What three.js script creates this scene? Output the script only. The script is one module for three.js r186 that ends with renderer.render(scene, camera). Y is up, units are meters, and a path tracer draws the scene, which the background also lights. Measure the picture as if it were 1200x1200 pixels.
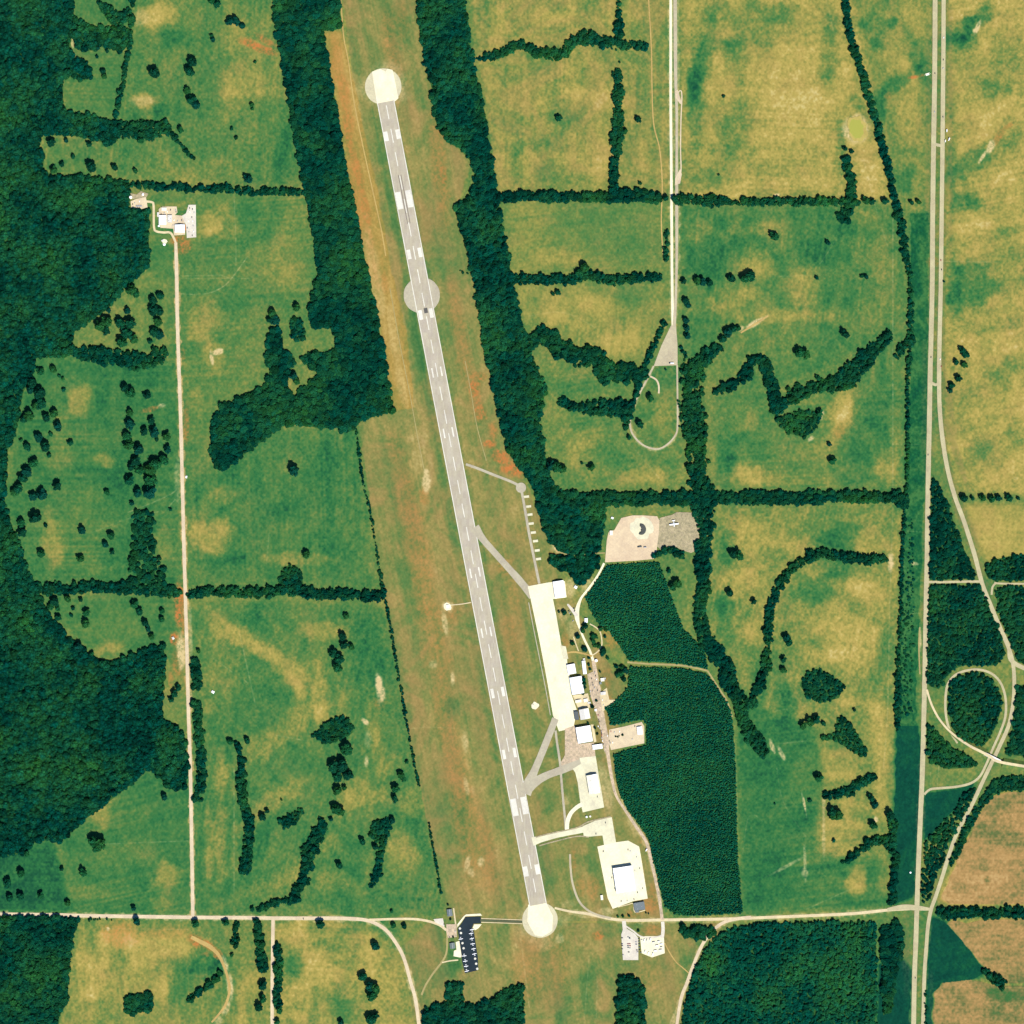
import * as THREE from 'three';
import { Sky } from 'three/addons/objects/Sky.js';
import { mergeGeometries } from 'three/addons/utils/BufferGeometryUtils.js';

// ---------------------------------------------------------------- camera, sky, sun, exposure
const S = 2.2;                                   // metres per survey grid unit (grid origin in the north-west, x east, y south)
const ALT = 8000;
const camera = new THREE.PerspectiveCamera(2 * Math.atan(600 * S / ALT) * 180 / Math.PI, 1, 10, 60000);
camera.position.set(0, ALT, 0); camera.up.set(0, 0, -1); camera.lookAt(0, 0, 0);
const scene = new THREE.Scene();
const sunDir = new THREE.Vector3(0.46, 1.4, 0.88).normalize();
const sky = new Sky(); sky.name = 'sky'; sky.scale.setScalar(50000);
sky.userData = { kind: 'structure', label: 'clear summer sky above the airfield', category: 'sky' };
sky.material.uniforms.sunPosition.value.copy(sunDir);
sky.material.uniforms.turbidity.value = 3; sky.material.uniforms.rayleigh.value = 0.9;
sky.material.uniforms.mieCoefficient.value = 0.004; sky.material.uniforms.cloudCoverage.value = 0;
scene.add(sky); scene.environmentIntensity = 0.11;
const sun = new THREE.DirectionalLight(new THREE.Color(1, 0.95, 0.84), 4.55);
sun.name = 'sun'; sun.position.copy(sunDir).multiplyScalar(5000); sun.castShadow = true;
sun.shadow.mapSize.set(4096, 4096);
Object.assign(sun.shadow.camera, { left: -1500, right: 1500, top: 1500, bottom: -1500, near: 100, far: 9000 });
scene.add(sun); scene.add(sun.target);
const renderer = new THREE.WebGLRenderer({ antialias: true });
renderer.toneMapping = THREE.LinearToneMapping; renderer.toneMappingExposure = 1.5;
renderer.shadowMap.enabled = true;
const K = 1.9;                                   // picture brightness of a level white surface in this sun and exposure

// ---------------------------------------------------------------- helpers
let seed = 7;
const rnd = () => { seed = (seed + 0x6D2B79F5) | 0; let t = Math.imul(seed ^ (seed >>> 15), 1 | seed); t = (t + Math.imul(t ^ (t >>> 7), 61 | t)) ^ t; return ((t ^ (t >>> 14)) >>> 0) / 4294967296; };
const rr = (a, b) => a + (b - a) * rnd();
const X = v => (v - 600) * S;
const ext = v => v <= 0 ? -48 : v >= 1200 ? 1248 : v;
const P = s => s.trim().split(/\s+/).map(p => p.split(',').map(Number));
const PX = s => P(s).map(([a, b, ...r]) => [ext(a), ext(b), ...r]);
const lin = c => c <= 0.04045 ? c / 12.92 : Math.pow((c + 0.055) / 1.055, 2.4);
const seen = (r, g, b) => new THREE.Color(lin(r / 255) / K, lin(g / 255) / K, lin(b / 255) / K);   // a base colour from a sunlit tone
const PERM = new Uint8Array(512); { const p = [...Array(256).keys()]; for (let i = 255; i > 0; i--) { const j = Math.floor(rnd() * (i + 1)); [p[i], p[j]] = [p[j], p[i]]; } for (let i = 0; i < 512; i++) PERM[i] = p[i & 255]; }
function vn(x, y) {
  const xi = Math.floor(x), yi = Math.floor(y); let fx = x - xi, fy = y - yi; fx = fx * fx * (3 - 2 * fx); fy = fy * fy * (3 - 2 * fy);
  const a = PERM[(xi & 255) + PERM[yi & 255]], b = PERM[((xi + 1) & 255) + PERM[yi & 255]], c = PERM[(xi & 255) + PERM[(yi + 1) & 255]], d = PERM[((xi + 1) & 255) + PERM[(yi + 1) & 255]];
  return ((a + (b - a) * fx) * (1 - fy) + (c + (d - c) * fx) * fy) / 127.5 - 1;
}
const fbm = (x, y, o = 3) => { let s = 0, a = 1, t = 0; for (let i = 0; i < o; i++) { s += a * vn(x, y); t += a; a *= 0.55; x = x * 2.03 + 17.3; y = y * 2.03 + 5.1; } return s / t; };
const names = {};
const numbered = n => { const k = names[n] = (names[n] ?? -1) + 1; return k ? n + '_' + String(k).padStart(3, '0') : n; };
function tag(o, label, category, group, kind) { Object.assign(o.userData, { label, category }); if (group) o.userData.group = group; if (kind) o.userData.kind = kind; return o; }
function mesh(name, g, m, parent) { const o = new THREE.Mesh(g, m); o.name = parent ? name : numbered(name); o.castShadow = o.receiveShadow = true; (parent ?? scene).add(o); return o; }
function inside(poly, x, y) { let r = false; for (let i = 0, j = poly.length - 1; i < poly.length; j = i++) { const [xi, yi] = poly[i], [xj, yj] = poly[j]; if ((yi > y) !== (yj > y) && x < (xj - xi) * (y - yi) / (yj - yi) + xi) r = !r; } return r; }
function smooth(pts, step = 4) {                  // Catmull-Rom through survey points, every component carried
  const out = [];
  for (let i = 0; i < pts.length - 1; i++) {
    const a = pts[Math.max(0, i - 1)], b = pts[i], c = pts[i + 1], d = pts[Math.min(pts.length - 1, i + 2)];
    const n = Math.max(1, Math.ceil(Math.hypot(c[0] - b[0], c[1] - b[1]) / step));
    for (let k = 0; k < n; k++) { const t = k / n, t2 = t * t, t3 = t2 * t; out.push(b.map((_, q) => 0.5 * (2 * b[q] + (c[q] - a[q]) * t + (2 * a[q] - 5 * b[q] + 4 * c[q] - d[q]) * t2 + (3 * b[q] - a[q] - 3 * c[q] + d[q]) * t3))); }
  }
  out.push(pts[pts.length - 1]); return out;
}

// ---------------------------------------------------------------- the fields: outline, dryness of the grass, kind of cover
const FIELDS = [
  // [name, label, cover, dryness, unevenness, outline]
  ['pasture_field', 'green pasture with tan worn patches between the big wood and the tree strip', 'g', .4, .3, '157,0 322,0 354,217 290,214 150,208 50,205 48,160 130,168 140,140 148,60'],
  ['pasture_field', 'small grassy clearing enclosed by the big wood, beside a hedge', 'g', .3, .15, '84,42 104,58 128,57 144,64 140,100 134,143 100,134 78,130 73,100 80,70'],
  ['pasture_field', 'grassy clearing with scrub at the edge of the big wood', 'g', .3, .2, '88,0 152,0 152,32 110,30 86,22'],
  ['pasture_field', 'long pasture crossed by a gravel lane, below the fenced compound', 'g', .36, .26, '176,228 358,228 374,302 368,345 365,380 395,405 330,450 260,475 216,570 202,560 195,330 176,330'],
  ['pasture_field', 'deep green pasture dotted with many small trees beside the big wood', 'g', .2, .22, '40,415 205,425 212,692 40,692 5,590 20,500'],
  ['pasture_field', 'deep green meadow ringed by hedges with one round tree', 'g', .3, .28, '216,565 250,550 320,505 418,500 448,695 220,695'],
  ['pasture_field', 'curved pasture pocket cut into the big wood below a hedge', 'g', .26, .2, '50,700 212,700 214,790 180,760 110,776'],
  ['pasture_field', 'wide rolling pasture with tan streaks and small groves', 'g', .3, .3, '222,705 448,705 520,1060 505,1072 228,1072'],
  ['pasture_field', 'wedge of dark green pasture at the junction of two gravel lanes', 'g', .24, .2, '70,985 175,902 222,900 226,1070 85,1070'],
  ['crop_field', 'dark teal crop corner between the big wood and the white lane', 'g', -.02, .25, '0,1000 62,984 72,1020 85,1069 0,1069'],
  ['pasture_field', 'tan and green pasture below the white lane with a curved orange scar', 'g', .55, .32, '60,1200 92,1078 318,1080 318,1200'],
  ['pasture_field', 'tan blotched pasture inside the bend of the paved road', 'g', .6, .36, '322,1080 430,1082 470,1110 494,1200 322,1200'],
  ['airfield_grass_field', 'mown olive and rust grass beside the long runway', 'a', .68, .2, '396,0 488,0 506,105 512,148 552,190 535,240 556,330 588,500 612,560 642,630 650,660 700,760 735,810 720,900 760,985 776,1080 524,1080 517,1046 506,985 491,920 477,850 460,748 447,680 434,598 420,495 461,482'],
  ['airfield_grass_field', 'strip of rust coloured unmown grass along the tree strip', 'r', .85, .2, '380,38 400,36 424,140 445,240 457,310 478,400 485,478 461,482 440,360 412,225'],
  ['airfield_grass_field', 'brown and green grass south of the lower turning circle', 'a', .62, .26, '500,1082 845,1082 790,1200 545,1200 495,1200 470,1110'],
  ['pasture_field', 'brown mottled pasture between the tree strip and the old road', 'm', .62, .34, '545,0 784,0 784,232 584,232'],
  ['pasture_field', 'olive hay field between two hedges west of the old road', 'g', .5, .2, '590,238 786,238 786,325 600,325'],
  ['pasture_field', 'olive hay field above the wooded stream', 'g', .56, .2, '603,332 782,332 778,380 750,440 620,400'],
  ['pasture_field', 'bright green and tan meadow beside the turning loop', 'g', .38, .3, '638,440 800,430 804,578 650,575'],
  ['pasture_field', 'large tan pasture with green hollows east of the old road', 'g', .74, .36, '798,0 992,0 1040,190 1050,236 798,236'],
  ['pasture_field', 'green pasture with worn tan rings below the long hedge', 'g', .34, .3, '798,242 1052,242 1066,400 1064,450 840,455 800,400'],
  ['pasture_field', 'green and tan pasture crossed by a curved grove', 'g', .36, .3, '835,455 1064,450 1062,580 840,578'],
  ['pasture_field', 'tan and green pasture inside the arc of trees', 'g', .5, .38, '835,597 1058,592 1055,850 880,850 822,740'],
  ['pasture_field', 'smooth bright green hay meadow beside the dark plantation', 'g', .18, .22, '862,800 900,835 950,850 962,890 955,1000 1040,1010 1045,1062 870,1070'],
  ['pasture_field', 'tan pasture with small groves beside the drainage strip', 'g', .56, .3, '965,850 1052,850 1048,985 1020,1010 960,1000'],
  ['pasture_field', 'narrow rough pasture between the diagonal tree row and the highway', 'g', .55, .3, '1000,0 1092,0 1088,290 1072,290 1052,240 1030,140'],
  ['drainage_field', 'dark green rank grass strip between the tree row and the highway', 'k', .2, .4, '1066,250 1088,250 1086,500 1080,640 1073,820 1074,850 1051,850 1058,640 1064,500 1069,400'],
  ['crop_field', 'long dark teal crop strip beside the highway above the crossroads', 'c', -.17, .2, '1051,850 1075,850 1078,870 1078,945 1070,1052 1048,1060 1045,1010'],
  ['pasture_field', 'broad tan pasture with green swales east of the highway', 'g', .76, .38, '1112,0 1200,0 1200,580 1120,580 1106,500 1108,300'],
  ['pasture_field', 'tan hay field above the wooded crossroads', 'g', .82, .16, '1128,592 1200,590 1200,650 1155,660'],
  ['tilled_field', 'brown tilled field with dark damp patches and rounded corners', 't', .92, .42, '1200,928 1180,928 1165,933 1153,945 1140,970 1125,1000 1110,1035 1104,1045 1104,1055 1112,1060 1200,1060'],
  ['tilled_field', 'brown tilled field with a pointed corner below the hedge', 't', .86, .42, '1109,1083 1118,1078 1132,1083 1150,1078 1200,1077 1200,1150 1180,1153 1155,1135 1130,1105'],
  ['tilled_field', 'brown tilled field with a rounded corner beside the teal crop', 't', .78, .45, '1092,1200 1095,1162 1105,1152 1130,1147 1150,1150 1165,1156 1200,1155 1200,1200'],
  ['crop_field', 'dark teal crop wedge between two brown tilled fields', 'c', -.17, .2, '1092,1075 1105,1080 1130,1105 1155,1138 1140,1147 1120,1150 1103,1152 1093,1165 1090,1200 1082,1200 1087,1130'],
  ['crop_field', 'dark teal crop triangle between highway and slip road', 'c', -.17, .2, '1084,930 1120,925 1140,918 1120,945 1100,968 1082,985'],
  ['crop_field', 'dark teal crop strip beside the highway below the junction', 'c', -.17, .2, '1030,1130 1060,1125 1067,1140 1064,1200 1028,1200'],
];
const AIR = 0.1898;                                // the runway runs this much east per unit south
// soft patches of cover: x, y, half width, half length, turn in degrees, change of dryness
const PATCH = `446,180,6,60,10.7,-.2 480,220,6,55,10.7,-.18 467,290,6,60,10.7,-.2 501,330,6,55,10.7,-.18 488,400,6,60,10.7,-.2 522,440,6,55,10.7,-.18 509,510,6,60,10.7,-.2 543,550,6,55,10.7,-.18 530,620,6,60,10.7,-.2 564,660,6,55,10.7,-.18 551,730,6,60,10.7,-.2 585,770,6,55,10.7,-.18 572,840,6,60,10.7,-.2 606,880,6,55,10.7,-.18 593,950,6,60,10.7,-.2 627,990,6,55,10.7,-.18 180,15,24,22,0,.35 205,42,24,16,20,-.3 170,118,18,8,0,.35 195,132,16,12,0,-.25 285,80,30,55,10,.18 245,200,60,18,0,.1 270,110,20,30,0,.12 330,180,18,40,5,-.15 120,110,30,14,0,-.05 90,180,40,16,0,-.1
250,262,26,22,0,.38 325,310,45,30,20,.15 300,290,30,40,0,-.12 235,380,26,30,0,.22 250,420,12,22,0,.2 275,350,24,20,0,-.15 230,470,10,20,0,.15 360,410,18,10,0,.1
95,470,16,24,0,.32 70,520,14,40,0,.15 122,540,14,10,20,.3 115,460,14,40,0,-.15 130,560,25,60,0,-.1 60,640,16,30,0,.3 110,620,30,40,0,.12 105,660,30,12,0,.12 190,640,12,30,0,.2 
245,628,24,24,0,.4 285,600,26,20,0,.15 265,655,30,10,0,-.2 340,545,26,10,0,.12 380,560,40,30,0,-.12 340,655,60,8,0,.22 395,640,20,20,0,-.15 295,600,40,40,0,-.08 430,640,10,40,10,.12 260,580,20,12,0,.15
120,760,22,12,-15,.3 150,735,24,18,0,.05 100,740,16,14,0,.05
285,750,40,14,35,.3 330,780,40,14,40,.28 345,800,24,9,45,.25 375,815,12,40,10,.3 400,835,10,30,0,.2 250,780,22,60,0,.1 330,860,70,16,-35,.22 320,940,60,14,-40,.25 370,1000,40,12,-40,.15 440,860,9,50,8,.25 425,930,26,24,0,.3 380,740,40,12,0,.2 300,730,30,12,20,-.2 385,720,30,10,0,-.12 430,780,16,60,5,-.2 350,1030,40,16,0,.15 430,1050,60,10,0,-.1 470,1000,24,24,0,.28 480,940,20,20,0,.2 400,1040,30,16,0,.12 420,1010,12,30,0,-.15 235,860,12,60,0,.05 258,960,8,90,0,.18 244,1000,6,60,0,.22 275,1000,5,80,0,.1
118,955,14,18,0,.3 195,1030,16,20,0,.35 150,1000,60,16,-10,.12 110,1045,40,10,0,.15 165,1030,24,24,0,-.14 190,1060,14,8,0,.2 160,930,24,24,0,-.08
145,1095,30,16,0,.3 180,1110,60,20,0,.25 110,1140,20,36,0,.25 150,1150,50,30,0,.1 245,1130,26,20,0,-.45 210,1150,16,24,0,-.2 190,1160,10,20,0,.2 275,1170,16,30,0,-.1 300,1150,14,40,0,.05
345,1095,24,20,0,.35 370,1130,30,30,0,.3 350,1160,14,16,30,.25 400,1170,16,40,0,-.3 345,1135,14,20,0,-.3 425,1130,24,40,0,.15 350,1190,20,10,0,.25 440,1090,30,14,0,-.2 410,1120,14,14,0,-.1 460,1150,20,30,0,.15 400,1150,24,24,0,.2
415,120,8,60,8,.1 470,40,14,40,5,-.18 490,190,14,60,5,.05 500,120,10,30,5,-.1 520,210,20,30,0,-.05 450,200,14,80,10,-.15 520,300,20,50,10,-.12 545,430,14,60,10,-.06 520,390,10,30,10,-.1 490,420,10,60,10,-.25 495,530,14,50,5,.2 460,560,20,50,10,-.05 470,640,20,60,5,-.12 510,650,20,70,5,.12 480,720,14,60,10,-.1 530,830,10,16,0,-.5 540,900,20,80,10,.12 500,860,14,80,10,.05 560,960,16,70,10,.08 530,960,24,40,10,-.28 560,1040,20,20,0,.12 590,1040,12,30,8,-.12 600,780,10,80,10,-.06 590,600,16,30,30,.1 600,640,12,30,10,-.06 640,940,12,14,0,-.3 640,1020,14,40,8,-.28 690,1010,14,16,0,-.35 660,905,12,10,0,-.3 650,880,10,10,0,-.3 720,745,12,26,-25,.1 712,800,8,20,0,-.1 640,760,6,50,10,.08 575,700,8,80,10,-.1
560,1110,20,24,0,.12 530,1120,14,30,0,-.4 520,1150,14,20,0,-.3 610,1120,24,24,0,.1 630,1160,20,36,0,-.12 690,1110,16,20,0,.2 690,1160,14,40,0,-.35 660,1170,10,40,0,-.3 760,1150,20,40,0,.05 810,1130,14,16,0,-.3 740,1130,14,10,0,-.25 570,1080,30,12,0,.05 510,1095,14,16,0,-.15
570,20,18,24,0,-.25 585,30,14,24,20,.25 650,20,50,12,0,.2 600,110,20,40,0,-.05 690,115,60,20,0,.2 620,170,30,14,0,-.25 640,180,30,14,0,.15 700,190,40,30,0,.1 660,130,30,24,0,-.28 750,100,14,60,0,-.08 740,190,14,40,0,-.15 770,120,8,100,0,-.1 655,60,40,10,0,-.2 720,20,26,30,0,.12 560,150,14,60,8,-.2
625,245,24,20,0,.12 620,290,40,24,0,.1 700,260,60,20,0,-.1 740,300,40,16,0,-.1 660,300,40,10,0,.12 650,360,30,20,0,.15 700,360,40,20,20,.18 740,350,24,20,0,-.2 720,400,30,20,0,.22 630,370,14,26,0,-.1 680,380,40,14,20,.1
650,490,18,30,0,.15 680,520,30,30,0,.18 745,555,40,16,0,.2 720,540,24,20,0,-.2 770,560,24,10,0,.1 660,460,12,16,0,-.1 785,545,10,24,0,-.15 700,500,30,16,0,-.15 775,480,12,24,0,.1 670,440,40,10,0,.1
830,60,16,60,20,-.5 845,40,10,40,15,.25 880,40,30,24,0,-.3 860,70,16,30,-30,-.25 850,170,20,40,0,-.35 920,100,60,60,0,.12 960,110,40,70,0,.08 830,210,24,14,0,-.35 880,200,40,16,0,-.05 970,60,14,40,0,-.35 985,180,8,50,0,-.3 945,215,40,10,0,.15 815,120,10,80,0,-.35 900,15,30,16,0,-.4 1003,120,10,20,-30,-.4 960,90,20,20,0,-.2 870,130,10,60,10,-.2
830,300,30,50,0,-.2 880,270,40,14,0,.2 960,300,40,20,0,-.22 860,350,30,14,-20,.2 940,330,24,30,0,.22 920,370,50,10,0,.25 990,340,40,20,0,-.1 1040,340,16,50,0,.15 820,270,16,14,0,.15 1000,270,40,12,0,-.15 1010,255,30,10,20,.12 900,300,14,40,-20,-.25 1030,290,14,30,0,.1 885,310,20,20,0,.25 870,290,30,30,0,-.1
870,520,36,40,0,-.05 880,490,10,20,-20,.15 880,555,26,14,0,.35 850,540,14,40,0,-.22 985,480,14,26,25,.32 985,500,10,30,20,.25 1020,520,30,40,0,-.22 930,560,60,12,0,.12 950,530,40,14,0,.15 1050,500,8,60,0,.12 1030,470,24,20,0,-.12 1040,550,14,24,0,.25 1000,560,24,12,0,-.12
880,630,30,30,0,.2 850,630,12,24,0,-.4 870,690,26,30,0,.25 880,740,16,20,0,.2 850,720,10,40,0,-.25 985,640,26,30,10,-.3 1020,640,24,14,0,.2 935,640,20,14,0,.2 960,690,40,16,-20,-.3 1010,690,30,14,10,.25 1000,740,40,30,20,.18 950,730,30,24,0,.1 1035,760,14,40,0,-.3 970,770,40,14,0,.2 920,820,14,26,0,-.35 960,750,24,12,0,-.15 980,815,30,10,20,.2 1030,840,16,26,0,.15 930,790,14,16,0,.15 1000,720,20,14,0,-.15 890,800,10,20,0,-.35
990,905,18,14,0,.2 1000,960,24,20,0,.25 1030,900,10,60,0,.2 970,975,24,16,0,.2 1005,1035,12,20,-5,.5 1020,960,20,12,30,-.3 985,1000,16,6,-30,.12 1035,930,8,40,0,.12 920,1030,40,26,0,-.05 950,1005,20,10,-20,.15 900,900,20,50,0,-.06 990,870,20,10,0,-.25 1035,1030,10,30,0,.2
1030,25,16,20,0,-.25 1050,60,30,60,0,.12 1075,70,10,40,-20,-.4 1055,95,30,9,-35,-.45 1030,125,10,22,0,-.5 1065,130,14,40,0,.15 1014,26,8,9,0,-.35 1046,26,7,7,0,-.45 1063,144,6,7,0,-.3 1060,210,14,20,0,-.35 1018,200,10,40,-10,.18 1028,50,10,10,0,-.3
1135,30,30,20,-40,-.45 1150,18,12,30,35,-.5 1180,60,20,40,0,-.25 1130,50,18,14,0,-.4 1160,105,14,12,0,-.3 1170,150,30,30,0,.1 1140,190,40,14,-30,-.5 1180,160,24,20,-30,-.3 1180,205,20,12,-30,.2 1130,240,24,14,0,-.45 1180,270,20,20,0,-.25 1150,265,50,7,-8,.2 1140,330,30,30,0,-.5 1120,350,10,40,0,-.4 1165,330,20,24,0,-.15 1170,400,30,24,0,.12 1140,480,26,18,0,.06 1150,525,14,14,0,-.3 1180,430,16,16,0,-.25 1140,400,14,14,0,.08 1190,510,12,14,0,-.25 1150,560,40,14,0,.08 1116,200,6,80,0,-.35 1160,440,10,10,0,-.15 1160,630,30,20,0,.08
1165,950,14,16,20,-.4 1175,980,36,12,10,-.28 1150,1015,10,8,0,-.2 1128,1040,16,7,0,-.3 1157,1031,4,4,0,-.55 1190,935,12,10,0,-.2 1140,1090,14,6,0,-.15 1170,1110,14,20,0,-.1 1170,1165,16,10,0,-.45 1120,1170,14,14,0,-.2 1180,1190,20,12,0,-.3 1190,1170,14,10,0,-.35 1175,1020,30,4,3,-.12 1170,1045,34,3,0,.1`;
// bare ground: x, y, half width, half length, turn, strength, 'r' rust soil or 'p' pale sand
const BARE = `500,700,16,150,10.7,.3,r 478,600,14,90,10.7,.22,r 540,930,16,110,10.7,.3,r 565,990,12,60,10.7,.28,r 458,60,10,60,6,.25,r 515,190,10,80,6,.3,r 540,400,10,90,10,.25,r 603,770,8,80,10,.22,r 520,850,10,70,10,.25,r 470,30,8,30,4,.2,r 620,1140,20,40,3,.25,r 655,1130,14,50,3,.2,r 600,690,8,50,10,.22,r 449,101,27,27,0,.4,p 633,1080,27,25,0,.35,p 420,250,9,70,10,.3,r 440,330,10,60,10,.25,p 140,1095,24,14,0,.4,r 190,1092,30,8,0,.22,r 303,55,22,5,20,.9,r 312,47,14,4,30,.6,r 290,48,10,5,15,.5,r 405,120,7,40,9,.45,r 410,170,4,40,10,.5,r 418,200,5,30,11,.55,r 426,235,5,40,11,.5,r 432,275,4,24,10,.35,r 450,330,5,14,10,.3,r 440,320,4,20,10,.3,r 470,450,6,30,10,.2,p 462,400,6,40,10,.2,p 395,70,8,30,6,.35,r 519,205,5,14,-5,.6,r 514,195,4,10,0,.4,r 556,455,8,10,0,.85,r 562,480,7,16,10,.7,r 575,520,8,6,0,.9,r 588,538,14,8,25,.9,r 600,550,14,9,10,1,r 610,552,6,8,0,.9,r 560,440,10,6,0,.5,r 578,505,6,12,0,.5,r 499,553,3,4,0,.9,p 499,566,5,15,2,.7,p 497,580,7,10,0,.4,r 524,711,6,6,0,.9,p 521,730,3,14,-10,.55,p 502,716,5,6,0,.5,r 530,720,10,14,0,.3,r 507,778,5,5,0,.4,p 530,795,2.5,8,0,.6,p 545,870,4,12,-5,.4,p 500,765,10,20,10,.15,r 555,690,10,40,10,.15,r 547,1012,3,9,15,.5,p 563,1010,4,6,0,.5,p 552,1022,4,6,-30,.45,p 570,1035,14,10,0,.2,r 546,920,3,12,-10,.4,p 552,960,5,40,-6,.22,r 210,708,6,30,0,.9,r 203,748,6,8,0,.95,r 212,765,6,22,0,.85,p 208,775,8,20,0,.5,r 215,735,4,40,0,.5,r 200,795,4,9,0,.4,r 218,500,4,26,0,.45,r 214,415,3,8,0,.35,r 175,480,12,3,-15,.6,r 188,475,5,3,-20,.5,p 213,268,7,5,0,1,r 209,283,12,8,0,.8,r 216,288,8,10,30,.7,r 200,262,4,6,0,.3,r 255,412,7,4,-20,.95,p 248,420,2.2,8,10,.8,p 444,805,4.5,17,-4,1,p 447,812,4,10,0,.8,p 444,824,8,8,0,.25,r 428,845,5,3,40,.8,p 429,892,2.5,6,0,.5,p 431,865,4,10,0,.2,p 142,1098,7,16,0,.4,r 230,1102,10,7,20,.85,r 244,1108,10,6,30,.9,r 255,1118,7,5,45,.75,r 263,1132,4,12,-15,.6,p 269,1155,3.5,16,5,.7,p 265,1180,4,10,20,.55,p 255,1195,6,6,40,.4,p 126,1088,2,2.5,0,.9,p 166,20,10,10,0,.2,p 168,118,14,6,0,.25,p 85,50,2,8,0,.6,p 84,62,6,3,30,.4,p 1146,30,2.5,10,25,.9,p 1143,36,3,3,0,.8,p 1170,160,5,11,35,.5,r 1160,172,4,10,30,.65,p 1152,182,2,10,30,.75,p 1180,148,8,3,-30,.4,r 1070,90,6,2,-10,.8,r 1080,88,5,2,-20,.5,r 1040,112,4,6,40,.3,r 1003,152,13,17,0,.85,p 910,228,4,2,0,.7,p 868,385,5,3,-30,.6,p 885,378,16,3.5,-30,.85,p 1095,306,10,5,0,.35,r 1190,560,3,2,0,.3,p 1044,658,4,10,0,.85,p 1043,666,3,5,0,.6,p 1078,750,2,14,0,.6,p 1072,660,5,2,10,.5,p 905,875,2.5,8,-20,.7,p 915,882,3,8,-25,.6,p 942,942,1.6,12,-12,.7,p 943,1010,2,22,2,.4,p 943,1022,4,6,0,.45,p 965,960,2,40,0,.35,p 1026,960,3,4,0,.8,p 962,487,3,6,20,.6,p 950,514,4,3,-30,.7,p 984,505,7,10,20,.25,r 921,1015,22,2,-28,.35,p 640,1150,6,30,0,.12,r 700,1096,8,5,0,.7,r 655,1100,6,6,-30,.4,p 622,1105,16,10,0,.22,r 760,1140,16,20,0,.15,r 686,648,6,3,0,.4,p 656,640,9,8,20,.8,p 650,650,6,10,0,.5,r 646,630,4,16,-15,.5,p 765,1043,6,10,0,.4,r 762,1060,10,12,0,.5,r 742,1070,10,5,0,.5,r 690,690,9,12,0,.4,p 668,690,8,12,-10,.5,p 660,720,8,12,0,.25,p 672,740,9,18,-10,.3,p 662,750,5,9,0,.4,r 715,750,8,14,-30,.3,r 710,820,8,10,30,.35,r 712,795,6,14,0,.3,r 755,988,6,14,-25,.25,r 742,960,8,22,-25,.3,p 712,930,8,26,-10,.4,p 706,905,6,14,-8,.35,p 662,940,6,10,0,.3,p 694,1040,8,14,0,.3,r 672,1010,3,14,0,.35,r 680,1040,6,14,0,.25,r 712,1068,12,5,0,.45,p 665,1058,8,6,0,.2,p 615,625,16,8,30,.15,r 590,668,10,6,40,.3,r 762,1090,14,6,0,.35,r 1062,1120,6,40,0,.4,d 1062,1085,6,16,0,.2,d 240,1118,6,3,0,.4,r 222,760,3,60,0,.35,p 208,560,4,30,0,.25,p 1088,150,4,150,0,.18,d 1113,150,4,150,0,.25,d 1083,480,4,90,0,.25,d 1112,470,5,40,-10,.3,d 1120,530,4,60,-18,.3,d 1091,1190,3,60,0,.2,d 1135,615,5,40,-22,.25,d`;
// faint worn lines in the grass (fence lines, animal tracks): strength, points
const WORN = `.3,274,228 275,318 255,322 212,323|.45,210,344 240,344 262,335 277,318 290,300|.2,212,326 300,326|.25,105,625 155,606 205,596|.4,150,600 180,588 205,575 210,560|.3,190,602 205,585|.3,117,989 220,985|.25,316,860 360,868|.2,450,858 500,852 560,855|.3,274,900 274,1050|.2,120,1088 220,1089|.25,245,768 290,800|.3,280,740 300,830|.25,315,625 312,660|.35,1046,250 1046,580|.3,1046,590 1042,720 1040,830 1035,900|.2,908,833 950,826|.3,905,872 945,868|.2,900,324 955,322|.25,1010,180 1025,240 1040,290|.2,968,0 976,35|.3,1106,306 1170,307|.25,985,190 982,240|.2,1050,520 1080,521|.2,1056,720 1080,718|.2,1062,622 1080,623|.25,945,1065 1000,1040|.2,910,900 918,940 944,980|.2,870,1000 876,960 884,955 893,962|.3,772,560 745,528 735,520|.2,620,370 660,366 700,385|.2,980,280 960,310|.15,1016,735 1055,740|.25,845,840 860,870 864,960|.25,960,840 970,870|.3,1027,808 1052,806|.35,1100,895 1098,920|.3,1090,905 1090,920|.3,620,1180 610,1100|.25,690,1120 684,1200|.25,700,1140 698,1200|.3,605,1110 600,1080`;

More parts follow.
